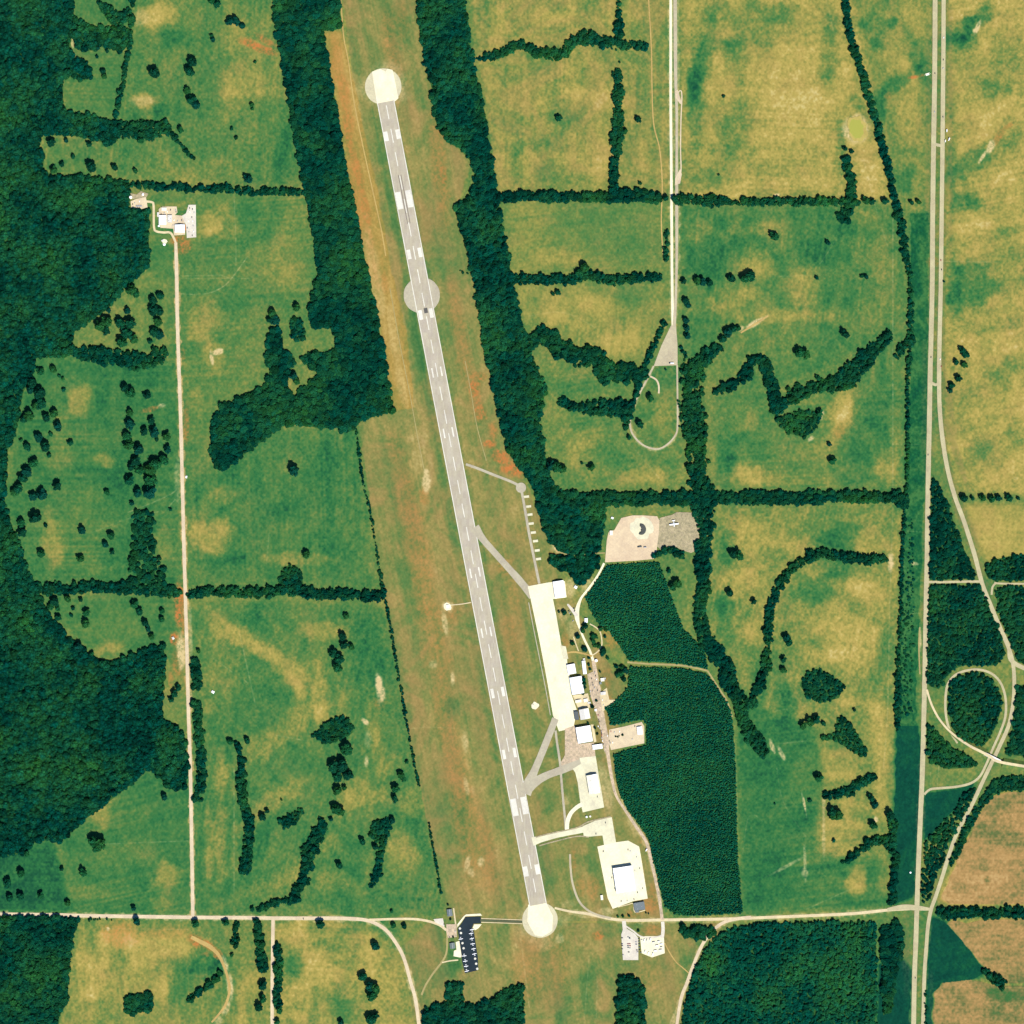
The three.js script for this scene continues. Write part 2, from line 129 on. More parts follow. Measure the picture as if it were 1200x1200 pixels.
// ---------------------------------------------------------------- what the ground is made of: one survey of grass and soil, in plan
const GN = 2048, G0 = -60, G1 = 1260, GU = (G1 - G0) / GN;
const COVER = { g: 0, a: 1, r: 2, m: 3, c: 4, k: 5, t: 6 };
const gD = new Float32Array(GN * GN).fill(.45), gV = new Float32Array(GN * GN).fill(.25), gC = new Uint8Array(GN * GN), gR = new Float32Array(GN * GN), gP = new Float32Array(GN * GN), gG = new Float32Array(GN * GN), gF = new Uint8Array(GN * GN);
function fill(poly, put) {
  const ys = poly.map(p => p[1]);
  for (let j = Math.max(0, Math.floor((Math.min(...ys) - G0) / GU)); j <= Math.min(GN - 1, Math.ceil((Math.max(...ys) - G0) / GU)); j++) {
    const y = G0 + (j + .5) * GU + 1.2 * vn(j * .07, 3.3), xs = [];
    for (let i = 0, q = poly.length - 1; i < poly.length; q = i++) { const [xi, yi] = poly[i], [xq, yq] = poly[q]; if ((yi > y) !== (yq > y)) xs.push((xq - xi) * (y - yi) / (yq - yi) + xi); }
    xs.sort((a, b) => a - b);
    for (let n = 0; n + 1 < xs.length; n += 2) { const w = 1.4 * vn(j * .09, 9 + n); for (let i = Math.max(0, Math.ceil((xs[n] + w - G0) / GU)); i < Math.min(GN, (xs[n + 1] + w - G0) / GU); i++) put(j * GN + i); }
  }
}
FIELDS.forEach((f, n) => { f[5] = PX(f[5]); const c = COVER[f[2]]; fill(f[5], k => { gD[k] = f[3]; gV[k] = f[4]; gC[k] = c; gF[k] = n + 1; }); });
const MOW = FIELDS.map((f, n) => { const a = [.02, 1.55, .2, 1.4, 1.57][n % 5] + .1 * vn(n * 3.7, 1); return [Math.cos(a), Math.sin(a)]; });
for (let pass = 0; pass < 5; pass++) for (const a of [gD, gV]) for (const st of [1, GN]) { const b = a.slice(); for (let k = 4 * GN; k < a.length - 4 * GN; k++) { if (gC[k] > 3) continue; a[k] = (b[k - 3 * st] + b[k - 2 * st] + b[k - st] + b[k] + b[k + st] + b[k + 2 * st] + b[k + 3 * st]) / 7; } }
function blob(x, y, rx, ry, deg, put, rough = .75, soft = 1.0) {
  if (ry > rx && deg >= 2 && deg <= 11) deg = -deg;
  const c = Math.cos(deg * Math.PI / 180), s = Math.sin(deg * Math.PI / 180), R = Math.max(rx, ry) * 2;
  for (let j = Math.max(0, Math.floor((y - R - G0) / GU)); j < Math.min(GN, (y + R - G0) / GU); j++) for (let i = Math.max(0, Math.floor((x - R - G0) / GU)); i < Math.min(GN, (x + R - G0) / GU); i++) {
    const px = G0 + i * GU, py = G0 + j * GU, dx = px - x, dy = py - y, u = (dx * c + dy * s) / rx, v = (-dx * s + dy * c) / ry;
    const sc = 1.7 / Math.min(30, rx + ry), e = Math.hypot(u, v) + rough * fbm(px * sc + x, py * sc + y, 4);
    if (e < 1.3) { let w = Math.min(1, (1.3 - e) / (soft)); w = w * w * (3 - 2 * w); put(j * GN + i, w); }
  }
}
for (const [x, y, rx, ry, a, d] of P(PATCH)) blob(x, y, rx, ry, a, (k, w) => { gD[k] += (d < 0 ? .95 * d : 1.25 * d) * w; });
for (const b of BARE.trim().split(/\s+/)) { const q = b.split(','), [x, y, rx, ry, a, d] = q.map(Number), to = q[6] === 'r' ? gR : q[6] === 'p' ? gP : gG; blob(x, y, rx, ry, a, (k, w) => { to[k] = Math.max(to[k], d * w); }, .5, .8); }
for (const l of WORN.split('|')) {
  const c = l.indexOf(','), d = +l.slice(0, c), pts = smooth(P(l.slice(c + 1)), .5);
  for (const [x, y] of pts) { const n = .6 + .5 * vn(x * .2, y * .2); for (let j = -2; j <= 2; j++) for (let i = -2; i <= 2; i++) { const I = Math.round((x - G0) / GU) + i, J = Math.round((y - G0) / GU) + j; if (I < 0 || J < 0 || I >= GN || J >= GN) continue; const w = Math.max(0, 1 - Math.hypot(G0 + I * GU - x, G0 + J * GU - y) / 1.1) * d * n; gP[J * GN + I] = Math.max(gP[J * GN + I], w); } }
}
// dry, trodden verges along the lanes: width, strength, kind of soil, points
for (const l of `5,.5,r,206,284 208,380 212,500 215,620 219,760 223,900 226,1073|4.4,.55,p,206,300 208,380 212,500 215,620 219,760 223,900 226,1073|5,.45,p,0,1071 95,1073 226,1075 330,1076 410,1076.5 432,1079 450,1088 462,1102 473,1122 481,1150 488,1178 496,1200|4.5,.4,p,320,1076 319.5,1120 319,1200|5,.35,p,668,1068 712,1076 735,1078.5 776,1078 860,1076.5 950,1073 1040,1066.5|4,.4,p,880,1075 846,1082 822,1109 805,1152 787,1200|5,.4,p,786,0 786,120 787,250 788.5,382|5,.35,p,792,0 793,130 793,300 790,382|7,.35,d,1096,0 1095,110 1093,250 1091,400 1087.5,570 1085,720 1081,900 1075,1040 1070,1200|7,.35,d,1106,0 1105,110 1103.5,250 1101,400 1104,510 1119,582 1142,650 1162,712 1190,778|6,.3,d,1188,795 1182,850 1163,892 1138,945 1112,1002 1091,1066 1083,1150 1080,1200|4,.4,p,695,772 702,812 709,862 717,912 745,968 763,1008 773,1055|3,.4,p,766,429 751,458 739,491 749,518 772,526 792,509 794,470`.split('|')) {
  const q = l.split(','), w = +q[0], d = +q[1], to = { r: gR, p: gP, d: gG }[q[2]], pts = smooth(P(q.slice(3).join(',')), .6);
  for (const [x, y] of pts) for (let j = -9; j <= 9; j++) for (let i = -9; i <= 9; i++) { const I = Math.round((x - G0) / GU) + i, J = Math.round((y - G0) / GU) + j; if (I < 0 || J < 0 || I >= GN || J >= GN) continue; const px = G0 + I * GU, py = G0 + J * GU, e = Math.hypot(px - x, py - y) / w + .5 * fbm(px * .16, py * .16, 2); if (e < .75) to[J * GN + I] = Math.max(to[J * GN + I], d * Math.min(1, (.75 - e) * 3)); }
}
const ramp = (stops, t) => { let i = 0; while (i < stops.length - 2 && t > stops[i + 1][0]) i++; const [a, ca] = stops[i], [b, cb] = stops[i + 1], u = Math.min(1, Math.max(0, (t - a) / (b - a))); return [0, 1, 2].map(q => ca[q] + (cb[q] - ca[q]) * u); };
const GRASS = [[-.35, [16, 76, 60]], [-.1, [34, 98, 64]], [.08, [50, 121, 69]], [.25, [76, 132, 72]], [.42, [106, 140, 74]], [.6, [144, 151, 78]], [.8, [178, 166, 86]], [1, [200, 178, 96]], [1.25, [222, 204, 132]]];
const MOWN = [[-.1, [64, 120, 66]], [.25, [97, 135, 74]], [.45, [124, 141, 77]], [.65, [150, 148, 83]], [.85, [174, 158, 91]], [1.2, [208, 188, 122]]];
const RUST = [[.2, [118, 138, 66]], [.5, [152, 146, 74]], [.8, [184, 154, 80]], [1.2, [212, 180, 104]]];
const TILL = [[.2, [70, 122, 66]], [.5, [112, 124, 72]], [.8, [168, 144, 88]], [1, [192, 154, 96]], [1.25, [208, 172, 112]]];
const CROP = [[-.5, [8, 66, 56]], [-.2, [14, 82, 62]], [.1, [30, 104, 62]], [.4, [70, 128, 70]]];
const RAMPS = [GRASS, MOWN, RUST, GRASS, CROP, CROP, TILL], LUT = new Float32Array(4096); for (let i = 0; i < 4096; i++) LUT[i] = lin(i / 4095) / K;
const gData = new Uint8Array(GN * GN * 4), toS = v => v <= .0031308 ? v * 12.92 : 1.055 * Math.pow(v, 1 / 2.4) - .055, S8 = new Uint8Array(8192); for (let i = 0; i < 8192; i++) S8[i] = Math.round(255 * toS(i / 8191));
for (let j = 0; j < GN; j++) for (let i = 0; i < GN; i++) {
  const k = j * GN + i, x = G0 + i * GU, y = G0 + j * GU, c = gC[k], q = gV[k];
  const along = y + AIR * x, across = x - AIR * y;
  const wx = fbm(x * .013 + 60, y * .013, 2) * 2.4, wy = fbm(x * .013, y * .013 + 90, 2) * 2.4, big = fbm(x * .016 + 3 + wx * .7, y * .016 + wy * .7, 4), mid = fbm(x * .055 + wx * 1.6, y * .055 + 40 + wy * 1.6, 4), fine = vn(x * .3 + 7, y * .3) * .6 + vn(x * .5, y * .5 + 3) * .6, grain = vn(x * .8 + 9, y * .8) * .8 + (PERM[(i * 7 + PERM[(j * 3 + PERM[i >> 3 & 255]) & 255]) & 255] / 255 - .5) * .7, grain2 = vn(x * .7 + 99, y * .7 + 50) * .7 + vn(x * .37, y * .37 + 80) * .5;
  let t = gD[k] + q * (.75 * big + .42 * mid + .36 * fine) + .06 * fine + .07 * grain2, lum = 1 + .11 * grain + .06 * fine;
  if (c > 3 && c < 6) { t = gD[k] + q * (.6 * big + .8 * mid + .5 * fine); lum = 1 + .2 * grain + .1 * fine; }
  if (c === 1 || c === 2) t += .13 * vn(across * .14, along * .006) + .09 * vn(across * .5, along * .03) + .16 * mid - .08;
  if (gF[k] && (c === 0 || c === 3 || c === 4)) { const [ma, mb] = MOW[gF[k] - 1], u = x * ma + y * mb, v = -x * mb + y * ma; t += .075 * vn(u * .42 + gF[k] * 9, v * .012) * (.5 + .5 * vn(x * .02, y * .02 + 33)) * 1.6 + .05 * vn(u * .12, v * .01 + 8); }
  if (c === 6) t += .1 * vn(x * .02, y * .35) + .06 * vn(x * .05, y * .9);
  if (c === 3) t += .22 * Math.max(0, fbm(x * .06 + 7, y * .06, 3));
  let [r, g, b] = ramp(RAMPS[c], t);
  const mixc = (w, R, G_, B) => { r += (R - r) * w; g += (G_ - g) * w; b += (B - b) * w; };
  if (c === 1) mixc(Math.max(0, Math.min(.45, .07 + .3 * vn(across * .06 + 3, along * .014) + .34 * mid)), 174, 138, 88);
  if (c === 3) mixc(Math.max(0, Math.min(.4, .3 * mid + .1)), 170, 138, 90);
  if (c === 0) mixc(Math.max(0, Math.min(.22, .3 * fbm(x * .05 + 50, y * .05, 3))) * Math.min(1, Math.max(0, t * 1.6)), 186, 148, 92);
  const sp = .65 + .5 * fine + .35 * grain;
  const wr = Math.min(1, gR[k] * sp * 1.1), wp = Math.min(1, gP[k] * (sp + .5)), wg = Math.min(1, gG[k] * sp);
  if (wg > 0) mixc(wg, 122, 112, 84); if (wr > 0) mixc(wr, 212, 132, 72); if (wp > 0) mixc(wp, 232, 208, 148);
  const out = (v, o) => { gData[k * 4 + o] = S8[Math.max(0, Math.min(8191, Math.round(LUT[Math.max(0, Math.min(4095, Math.round(v * 16.06)))] * lum * 8191)))]; };
  out(r, 0); out(g, 1); out(b, 2); gData[k * 4 + 3] = 255;
}
const groundMap = new THREE.DataTexture(gData, GN, GN); groundMap.colorSpace = THREE.SRGBColorSpace; groundMap.magFilter = groundMap.minFilter = THREE.LinearFilter; groundMap.wrapS = groundMap.wrapT = THREE.MirroredRepeatWrapping; groundMap.needsUpdate = true;
const grassMat = new THREE.MeshPhysicalMaterial({ map: groundMap, roughness: 1, specularIntensity: .1 });
const planUV = g => { const p = g.attributes.position, uv = new Float32Array(p.count * 2); for (let i = 0; i < p.count; i++) { uv[2 * i] = (p.getX(i) / S + 600 - G0) / (G1 - G0); uv[2 * i + 1] = (p.getZ(i) / S + 600 - G0) / (G1 - G0); } g.setAttribute('uv', new THREE.BufferAttribute(uv, 2)); return g; };
function sheet(poly, y) {                          // a level outline at height y
  const g = new THREE.ShapeGeometry(new THREE.Shape(poly.map(([a, b]) => new THREE.Vector2(X(a), -X(b)))));
  g.rotateX(-Math.PI / 2); g.translate(0, y, 0); return g;
}
{ const g = new THREE.PlaneGeometry(24000, 24000, 4, 4); g.rotateX(-Math.PI / 2); tag(mesh('ground', planUV(g), grassMat), 'grassy farmland ground around the airfield', 'ground', null, 'structure'); }
let level = .03;
for (const [n, label, , , , poly] of FIELDS) tag(mesh(n, planUV(sheet(poly, level += .008)), grassMat), label, 'field', null, 'structure');

// ---------------------------------------------------------------- paving
function noiseMap(n, f) { const d = new Uint8Array(n * n * 4); for (let j = 0; j < n; j++) for (let i = 0; i < n; i++) { const v = f(i / n, j / n), k = 4 * (j * n + i); d[k] = Math.max(0, Math.min(255, v[0])); d[k + 1] = Math.max(0, Math.min(255, v[1])); d[k + 2] = Math.max(0, Math.min(255, v[2])); d[k + 3] = 255; } const t = new THREE.DataTexture(d, n, n); t.colorSpace = THREE.SRGBColorSpace; t.magFilter = t.minFilter = THREE.LinearFilter; t.wrapS = t.wrapT = THREE.MirroredRepeatWrapping; t.needsUpdate = true; return t; }
const grit = noiseMap(512, (u, v) => { const a = fbm(u * 9, v * 9, 4), b = vn(u * 190, v * 190), c = fbm(u * 40 + 5, v * 40, 2), w = 236 + 16 * a + 9 * b + 10 * c; return [w, w - 1 + 3 * a, w - 3 - 4 * c]; });
const slabs = noiseMap(512, (u, v) => { const p = PERM[(Math.floor(u * 42) + PERM[Math.floor(v * 9) & 255]) & 255] / 255, a = fbm(u * 8, v * 8, 4), b = vn(u * 170, v * 170), w = 232 + 12 * a + 8 * b + 11 * p; return [w, w - 2 + 4 * p, w - 3 + 5 * vn(u * 13, v * 13)]; });
const rubble = noiseMap(512, (u, v) => { const a = fbm(u * 22, v * 22, 4), b = vn(u * 120, v * 120), c = fbm(u * 60 + 5, v * 60, 2), w = 226 + 34 * a + 20 * b + 22 * c; return [w + 6 * a, w, w - 6 - 8 * c]; });
const pave = (r, g, b, map = grit) => new THREE.MeshPhysicalMaterial({ color: seen(r * 1.1, g * 1.1, b * 1.1), map, roughness: .95, specularIntensity: .3 });
const M = {
  runway: pave(208, 197, 176, slabs), taxi: pave(208, 199, 174), concrete: pave(252, 247, 212), bright: pave(274, 266, 228), asphalt: pave(48, 62, 72), oldpave: pave(214, 202, 170),
  highway: pave(214, 204, 162), gravel: pave(244, 224, 188), cream: pave(248, 230, 184), dirt: pave(212, 182, 112), faint: pave(190, 176, 120), pinkgravel: pave(246, 222, 186), greygravel: pave(200, 186, 152, rubble), paint: new THREE.MeshStandardMaterial({ color: new THREE.Color(.66, .64, .55), roughness: .9, map: grit }),
  lot: pave(248, 240, 222), pinklot: pave(232, 208, 180, rubble),
};
const metreUV = g => { const p = g.attributes.position, uv = new Float32Array(p.count * 2); for (let i = 0; i < p.count; i++) { uv[2 * i] = p.getX(i) / 160; uv[2 * i + 1] = p.getZ(i) / 160; } g.setAttribute('uv', new THREE.BufferAttribute(uv, 2)); return g; };
level = .4;
const lift = () => (level += .006);
function pavement(name, label, category, outline, m, y = lift()) { return tag(mesh(name, metreUV(sheet(typeof outline === 'string' ? PX(outline) : outline, y)), m), label, category, null, 'structure'); }
// a road: points x,y,width[,height] in survey units (height in metres)
function ribbonGeo(pts, y0) {
  const q = smooth(pts, 3), pos = [], idx = [];
  q.forEach((p, i) => {
    const a = q[Math.max(0, i - 1)], b = q[Math.min(q.length - 1, i + 1)], dx = b[0] - a[0], dy = b[1] - a[1], l = Math.hypot(dx, dy) || 1, w = p[2] / 2 * (1 + .05 * vn(p[0] * .15, p[1] * .15)), h = y0 + (p[3] ?? 0);
    pos.push(X(p[0] + dy / l * w), h, X(p[1] - dx / l * w), X(p[0] - dy / l * w), h, X(p[1] + dx / l * w));
    if (i) { const k = 2 * i; idx.push(k - 2, k, k - 1, k - 1, k, k + 1); }
  });
  const g = new THREE.BufferGeometry(); g.setAttribute('position', new THREE.Float32BufferAttribute(pos, 3)); g.setIndex(idx); g.computeVertexNormals();
  if (g.attributes.normal.getY(0) < 0) { g.setIndex(idx.map((_, i) => idx[i - i % 3 + [0, 2, 1][i % 3]])); g.computeVertexNormals(); }
  return metreUV(g);
}
function road(name, label, w, pts, m, category = 'road', parent) { const o = mesh(name, ribbonGeo(PX(pts).map(p => p.length > 2 ? p : [...p, w]), lift()), m, parent); if (!parent) tag(o, label, category, null, 'structure'); return o; }
const disc = (x, y, r, n = 48, wob = 0) => [...Array(n).keys()].map(i => { const a = i / n * 2 * Math.PI, q = r * (1 + wob * vn(Math.cos(a) * 3 + x, Math.sin(a) * 3 + y)); return [x + q * Math.cos(a), y + q * Math.sin(a)]; });

// tracks and lanes
road('dirt_path', 'thin orange dirt track along the mown airfield edge', 1.3, '397,0 402,36 408,70 415,120 425,170 436,220 447,270 452,300', M.dirt, 'track');
road('dirt_path', 'thin straight dirt line beside the rust strip', .9, '457,338 468,400 480,460 489,510 497,550', M.faint, 'track');
road('dirt_path', 'thin pale track beside the bare rust patches', .9, '545,423 552,460 559,500 570,540', M.faint, 'track');
road('dirt_path', 'winding tan track beside the old paved road', 1.4, '757,0 763,50 764,100 766,145 773,175 776,215 775,260 777,300', M.dirt, 'track');
road('dirt_path', 'tan stream bed track through the pasture grove', 2, '868,390 878,384 888,378 900,370', M.dirt, 'track');
road('dirt_path', 'pale worn track inside the turning loop', 2, '762,441 769,445 772,452 772,461', M.gravel, 'track');
road('dirt_path', 'sandy track from the parking lots toward the bend road', 1.3, '779,1105 784,1115 792,1127 800,1134 808,1141', M.dirt, 'track');
road('dirt_path', 'faint firebreak track through the pine plantation', 2.2, '735,776 760,778 800,780 829,786', M.faint, 'track');
road('dirt_path', 'grassy ride down the side of the pine plantation', 2, '829,786 842,806 852,822 858,840', M.faint, 'track');
road('dirt_path', 'pale path through the trees by the gravel yard', 1.3, '655,647 668,650 680,646 695,648 709,648', M.faint, 'track');
road('dirt_path', 'sandy track beside the highway drainage strip', 1.6, '1078,735 1077,750 1077,765 1078,790', M.faint, 'track');
road('dirt_path', 'curved orange dirt track across the tan pasture', 2, '224,1098,4 236,1104,5 247,1110,5 256,1119,4 262,1131,3 267,1146,3 269,1160,3 265,1176,3 257,1188,2.4 248,1198,2', M.dirt, 'track');
road('gravel_road', 'straight cream gravel lane running down from the fenced compound', 4, '206,284,3.6 207,320 208,380 210,440 212,500 213.5,560 215,620 217,690 219,760 221,840 223,900 224.5,980 226,1073', M.gravel);
road('gravel_road', 'short cream drive to the upper yard of the compound', 2.6, '169,236 178,237 180,241 180.5,266 183,271 192,272.5 200,273 206,284', M.cream);
road('gravel_road', 'white lane along the lower edge of the pastures', 4.2, '0,1071 60,1072 95,1073 160,1074 226,1075 290,1075.5 330,1076 380,1076 410,1076.5 432,1079,4 450,1088,4 462,1102,4 473,1122,4 481,1150,4 488,1178,4 496,1200,4', M.gravel);
road('gravel_road', 'cream lane running south from the white lane', 4, '320,1076 319.5,1120 319,1160 319,1200', M.gravel);
road('access_road', 'pale access road to the dark parking ramp', 2.8, '432,1078 460,1077 485,1077 502,1079.5 515,1084 523,1090', M.cream);
road('access_road', 'thin pale drive looping beside the dark ramp', 2.2, '524,1092 524,1105 523,1117 518,1127 508,1140 499,1154 494,1166', M.faint);
road('access_road', 'short pale spur to the dark ramp', 1.5, '518,1128 527,1126 537,1125', M.cream);
road('lower_road', 'cream paved road along the foot of the airfield', 3.4, '650,1064,2.4 668,1068,2.6 690,1071 712,1076 735,1078.5 776,1078 820,1077.5 860,1076.5 900,1075 950,1073 1000,1070.5 1040,1066.5 1075,1064,4', M.cream);
road('access_road', 'curved grey perimeter drive inside the airfield', 2.4, '668,1001 668.5,1015 671,1035 678,1055 688,1066 700,1072 716,1076', M.oldpave);
road('access_road', 'cream access road along the plantation edge', 3.6, '695,772,4 698,790,5 702,812,5 706,838,4.6 709,862,5 713,888,4 717,912 722,932,3 733,950,3 745,968 757,986 763,1008 768,1030 773,1055 776,1078', M.pinklot);
road('access_road', 'white service road past the small lodges', 2.6, '708,660,2.6 703,670,2.4 697,680 688,692 681,701 677,712,4.5 676,722,5.5 679,735,2.6 685,750 691,762 695,774,3', M.bright);
road('access_road', 'short white parking spur by the lodges', 3.4, '665,708,2 670,714,3.5 676,722,4', M.lot);
road('access_road', 'thin curved service path around the lawn trees', 1.4, '694,768 700,764 705,757 705,748 703,740 698,735 691,731', M.cream);
road('access_road', 'short cream path between lawn trees and the apron', 1.1, '672,746 675,755 678,763', M.cream);
road('access_road', 'short sandy track linking apron and lodges', 2, '661,766 672,764 684,766 694,769', M.dirt);
road('bend_road', 'cream road bending south along the lower wood', 3.8, '880,1075 862,1077 846,1082 832,1094 822,1109 813,1130 805,1152 797,1176 787,1200', M.gravel);
road('old_road', 'white straight road running south to the turning loop', 3, '786,0 786,60 786,120 786.5,180 787,250 787.5,320 788.5,382', M.bright);
road('old_road', 'tan old carriageway beside the white road', 4, '791,0 791.5,60 792,100,3.6 793,130,3 793,190,3 793,230,3.6 793,300,3 792,345,3 790,382,4', M.oldpave);
road('gravel_path', 'thin pale bypass loop beside the old carriageway', 1.4, '793,112 797,106 799,112 798,140 797.5,175 798,200 795,214', M.gravel, 'track');
pavement('gravel_path', 'small white gravel triangle at the head of the bypass', 'track', '791,107 794,105 799,121 797,122 792,115', M.gravel);
pavement('gravel_path', 'small white gravel triangle at the foot of the bypass', 'track', '797,198 799,204 797,215 791,217 791,209', M.gravel);
pavement('old_pavement', 'grey wedge of old pavement above the turning loop', 'pavement', '786,382 792,380 794,404 794,428 766,429 775,405', M.oldpave);
road('loop_road', 'pale teardrop turning loop around rough grass', 2, '766,429 759,443 751,458 743,474 738.5,491 740,506 749,518 760,524.5 772,526 783,520 792,509 794,498 794,470 793.5,428', M.oldpave);
// the highway and its junction
road('highway_road', 'pale straight highway carriageway next to the drainage strip', 5.6, '1096,0 1095.5,60 1095,110 1094,170 1093,250 1092.5,330 1091,400 1090,440 1089,500 1087.5,570 1086.5,640 1085,720 1083.5,800 1081,900 1078.5,960 1076,1020 1074.5,1064 1073,1110 1071.5,1150 1070,1200', M.highway);
road('highway_road', 'pale second carriageway that curves away to the junction', 5, '1106,0 1105.5,60 1105,110 1104.5,170 1103.5,250 1102.5,330 1101,400 1100.5,440 1101,475 1104,510 1110,548 1119,582 1130,612 1142,650 1151,684 1162,712 1173,738 1182,758 1190,778 1200,800', M.highway);
road('highway_road', 'pale road running from the junction down to the crossroads', 4.4, '1180,754 1186,772 1188.5,795 1187,825 1182,850 1172,873 1163,892 1152,915 1138,945 1122,975 1112,1002 1104,1028 1096,1052 1091,1066 1087.5,1085 1085.5,1110 1083,1150 1080.5,1200', M.highway);
road('crossover_road', 'short crossover between carriageways beside two bare shoulders', 3.4, '1094,168.5 1099,170 1105,171', M.highway);
road('crossover_road', 'short crossover where the carriageways part', 3.4, '1091,448 1096,451 1101,449', M.highway);
road('cross_road', 'thin pale road crossing the woods to the junction', 2.8, '1087,682 1110,682 1135,681.5 1150,681.5', M.highway);
road('cross_road', 'thin pale road leaving the junction eastward', 2.2, '1165,683 1180,684 1200,684', M.highway);
road('cross_road', 'short slip linking junction and the eastward road', 2.4, '1167,683 1163,688 1162,697', M.highway);
road('cross_road', 'broad crossroads where lower road meets the highway', 4.4, '1040,1066,4 1058,1063,6 1075,1064,6 1090,1065.5,3', M.highway);
road('slip_road', 'looping slip road around the round wood', 2.8, '1122,871,2 1113,856 1108.5,838 1108,818 1111,801 1121,790 1137,785 1152,785.5 1165,791.5 1174,803 1178.5,820 1178,840 1172,858 1164,876 1156,895 1148,910 1137,918 1120,922 1103,923.5 1090,925 1083,931', M.highway);
const rampPts = PX('1086,808,2.4,0 1091,824,2.4,0 1099,840,2.4,.3 1110,854,2.4,1.2 1124,866,2.6,3 1138,875,2.8,5 1150,881,3,6.4 1160,886.5,3.2,6.6 1175,893.5,3.2,6.4 1200,905,3.2,5');
tag(mesh('ramp_road', ribbonGeo(rampPts, lift()), M.cream), 'bright slip road climbing its embankment onto the overpass', 'road', null, 'structure');
{ // embankment: grassy slopes under the climbing slip road, open where the road below passes
  const q = smooth(rampPts, 3), pos = [], idx = [];
  const y0 = level - .05;
  for (const side of [1, -1]) { let run = null;
    q.forEach((p, i) => { const a = q[Math.max(0, i - 1)], b = q[Math.min(q.length - 1, i + 1)], dx = b[0] - a[0], dy = b[1] - a[1], l = Math.hypot(dx, dy), w = p[2] / 2, o = p[3] * 1.5 / S, nx = dy / l * side, nz = -dx / l * side;
      if (p[0] > 1155 && p[0] < 1171) { run = null; return; }
      const k = pos.length / 3; pos.push(X(p[0] + nx * w), y0 + p[3], X(p[1] + nz * w), X(p[0] + nx * (w + o)), .02, X(p[1] + nz * (w + o)));
      if (run !== null) idx.push(run, run + 1, k, k, run + 1, k + 1); run = k; }); }
  const g = new THREE.BufferGeometry(); g.setAttribute('position', new THREE.Float32BufferAttribute(pos, 3)); g.setIndex(idx); g.computeVertexNormals();
  tag(mesh('embankment_terrain', planUV(g), new THREE.MeshPhysicalMaterial({ map: groundMap, roughness: 1, specularIntensity: .1, side: THREE.DoubleSide })), 'grassy embankment slopes carrying the slip road', 'embankment', null, 'structure');
}

// ---------------------------------------------------------------- the runway, taxiways and aprons
const rx = y => 457.8 + AIR * (y - 150), across = Math.hypot(1, AIR), ux = 1 / across, uy = -AIR / across;   // ux,uy: unit across the runway
const strip = (y0, y1, off, w) => [[y0, -w / 2], [y0, w / 2], [y1, w / 2], [y1, -w / 2]].map(([y, o]) => [rx(y) + ux * (off + o), y + uy * (off + o)]);
const runway = new THREE.Group(); runway.name = 'runway_pavement'; scene.add(runway); tag(runway, 'long pale grey runway with white painted stripes and edge lines', 'runway', null, 'structure');
for (const [x, y, r, label] of [[449, 101.5, 21.4, 'bright concrete turning circle at the upper runway end'], [494.2, 346, 21.2, 'beige paved turning circle halfway up the runway'], [632.8, 1078, 20.8, 'bright concrete turning circle at the lower runway end']])
  pavement('turning_circle_pavement', label, 'turning circle', disc(x, y, r, 64, .012), y === 346 ? M.taxi : pave(236, 228, 190));
pavement('runway_end_pavement', 'white concrete runway end on the upper turning circle', 'pavement', '436,84 446,81 452,84 454,80.5 460,82 467,115 461.5,120 442,123', M.bright);
pavement('runway_end_pavement', 'white concrete runway end on the lower turning circle', 'pavement', '619,1060 640,1057 648,1074 647,1091 636,1097.5 627,1096 618,1080', M.bright);
{ const y = lift(); mesh('slab', metreUV(sheet(strip(119.5, 1060, 0, 20.6), y)), M.runway, runway);
  const py = lift(), paintAt = (name, y0, y1, off, w) => mesh(name, metreUV(sheet(strip(y0, y1, off, w), py)), M.paint, runway);
  for (const o of [-9.75, 9.75]) paintAt('edge_line', 112, 1064, o, .85);
  for (let y0 = 123.5; y0 < 1050; y0 += 27.45) paintAt('centre_stripe', y0, y0 + 16.2, 0, .95);
  for (const [yc, w, l, o] of [[158.5, 4.6, 11, 7], [234, 7, 20, 6.2], [297, 4.4, 11, 6.6], [368, 4.4, 11, 6.4], [436, 1.6, 11, 5.2], [507, 1.6, 11, 5.2], [671, 1.6, 11, 5.2], [741, 1.6, 11, 5.2], [811.5, 3.4, 11, 6.2], [883, 3.4, 11, 6.4], [945, 7, 20, 6.2], [1020, 5, 11.5, 6.8]]) for (const s of [-1, 1]) paintAt('touchdown_mark', yc - l / 2, yc + l / 2, s * o, w);
  for (const o of [-1.4, 1.6]) mesh('rubber_streak', metreUV(sheet(strip(205, 262, o, .9), lift())), M.rubber = pave(150, 140, 128), runway);
  mesh('tar_patch', metreUV(sheet(strip(361, 367, .6, 4.4), lift())), pave(112, 110, 106), runway);
}
road('taxiway_pavement', 'thin grey taxiway to the small round pad', 3, '546,544 560,549 580,557 598,564 608,569', M.taxi, 'taxiway');
pavement('pad_pavement', 'small round grey pad at the end of the thin taxiway', 'pad', disc(610.5, 571.5, 6, 28), M.taxi);
road('taxiway_pavement', 'straight grey strip lined with small parking pads', 3, '611,574 615,596 620,625 626,655 632,684', M.taxi, 'taxiway');
road('taxiway_pavement', 'wide grey taxiway joining runway and big apron', 8, '556,618,12 566,632,8 580,648,7.4 598,668,8 612,684,8.6 624,699,9', M.taxi, 'taxiway');
pavement('apron_pavement', 'huge white concrete apron in front of the hangars', 'apron', '618.5,687 643,682.5 662,681 664,700 648,702 652,722 658,757 664,762 665,780 668,795 669,812 676,832 672,853 655,857 648,838 641,797 632,750 624,712', M.bright);
road('edge_path', 'thin grey drain line down the side of the big apron', 1, '619.5,706 625,735 632,770 639,805 645,838', M.taxi, 'drain line');
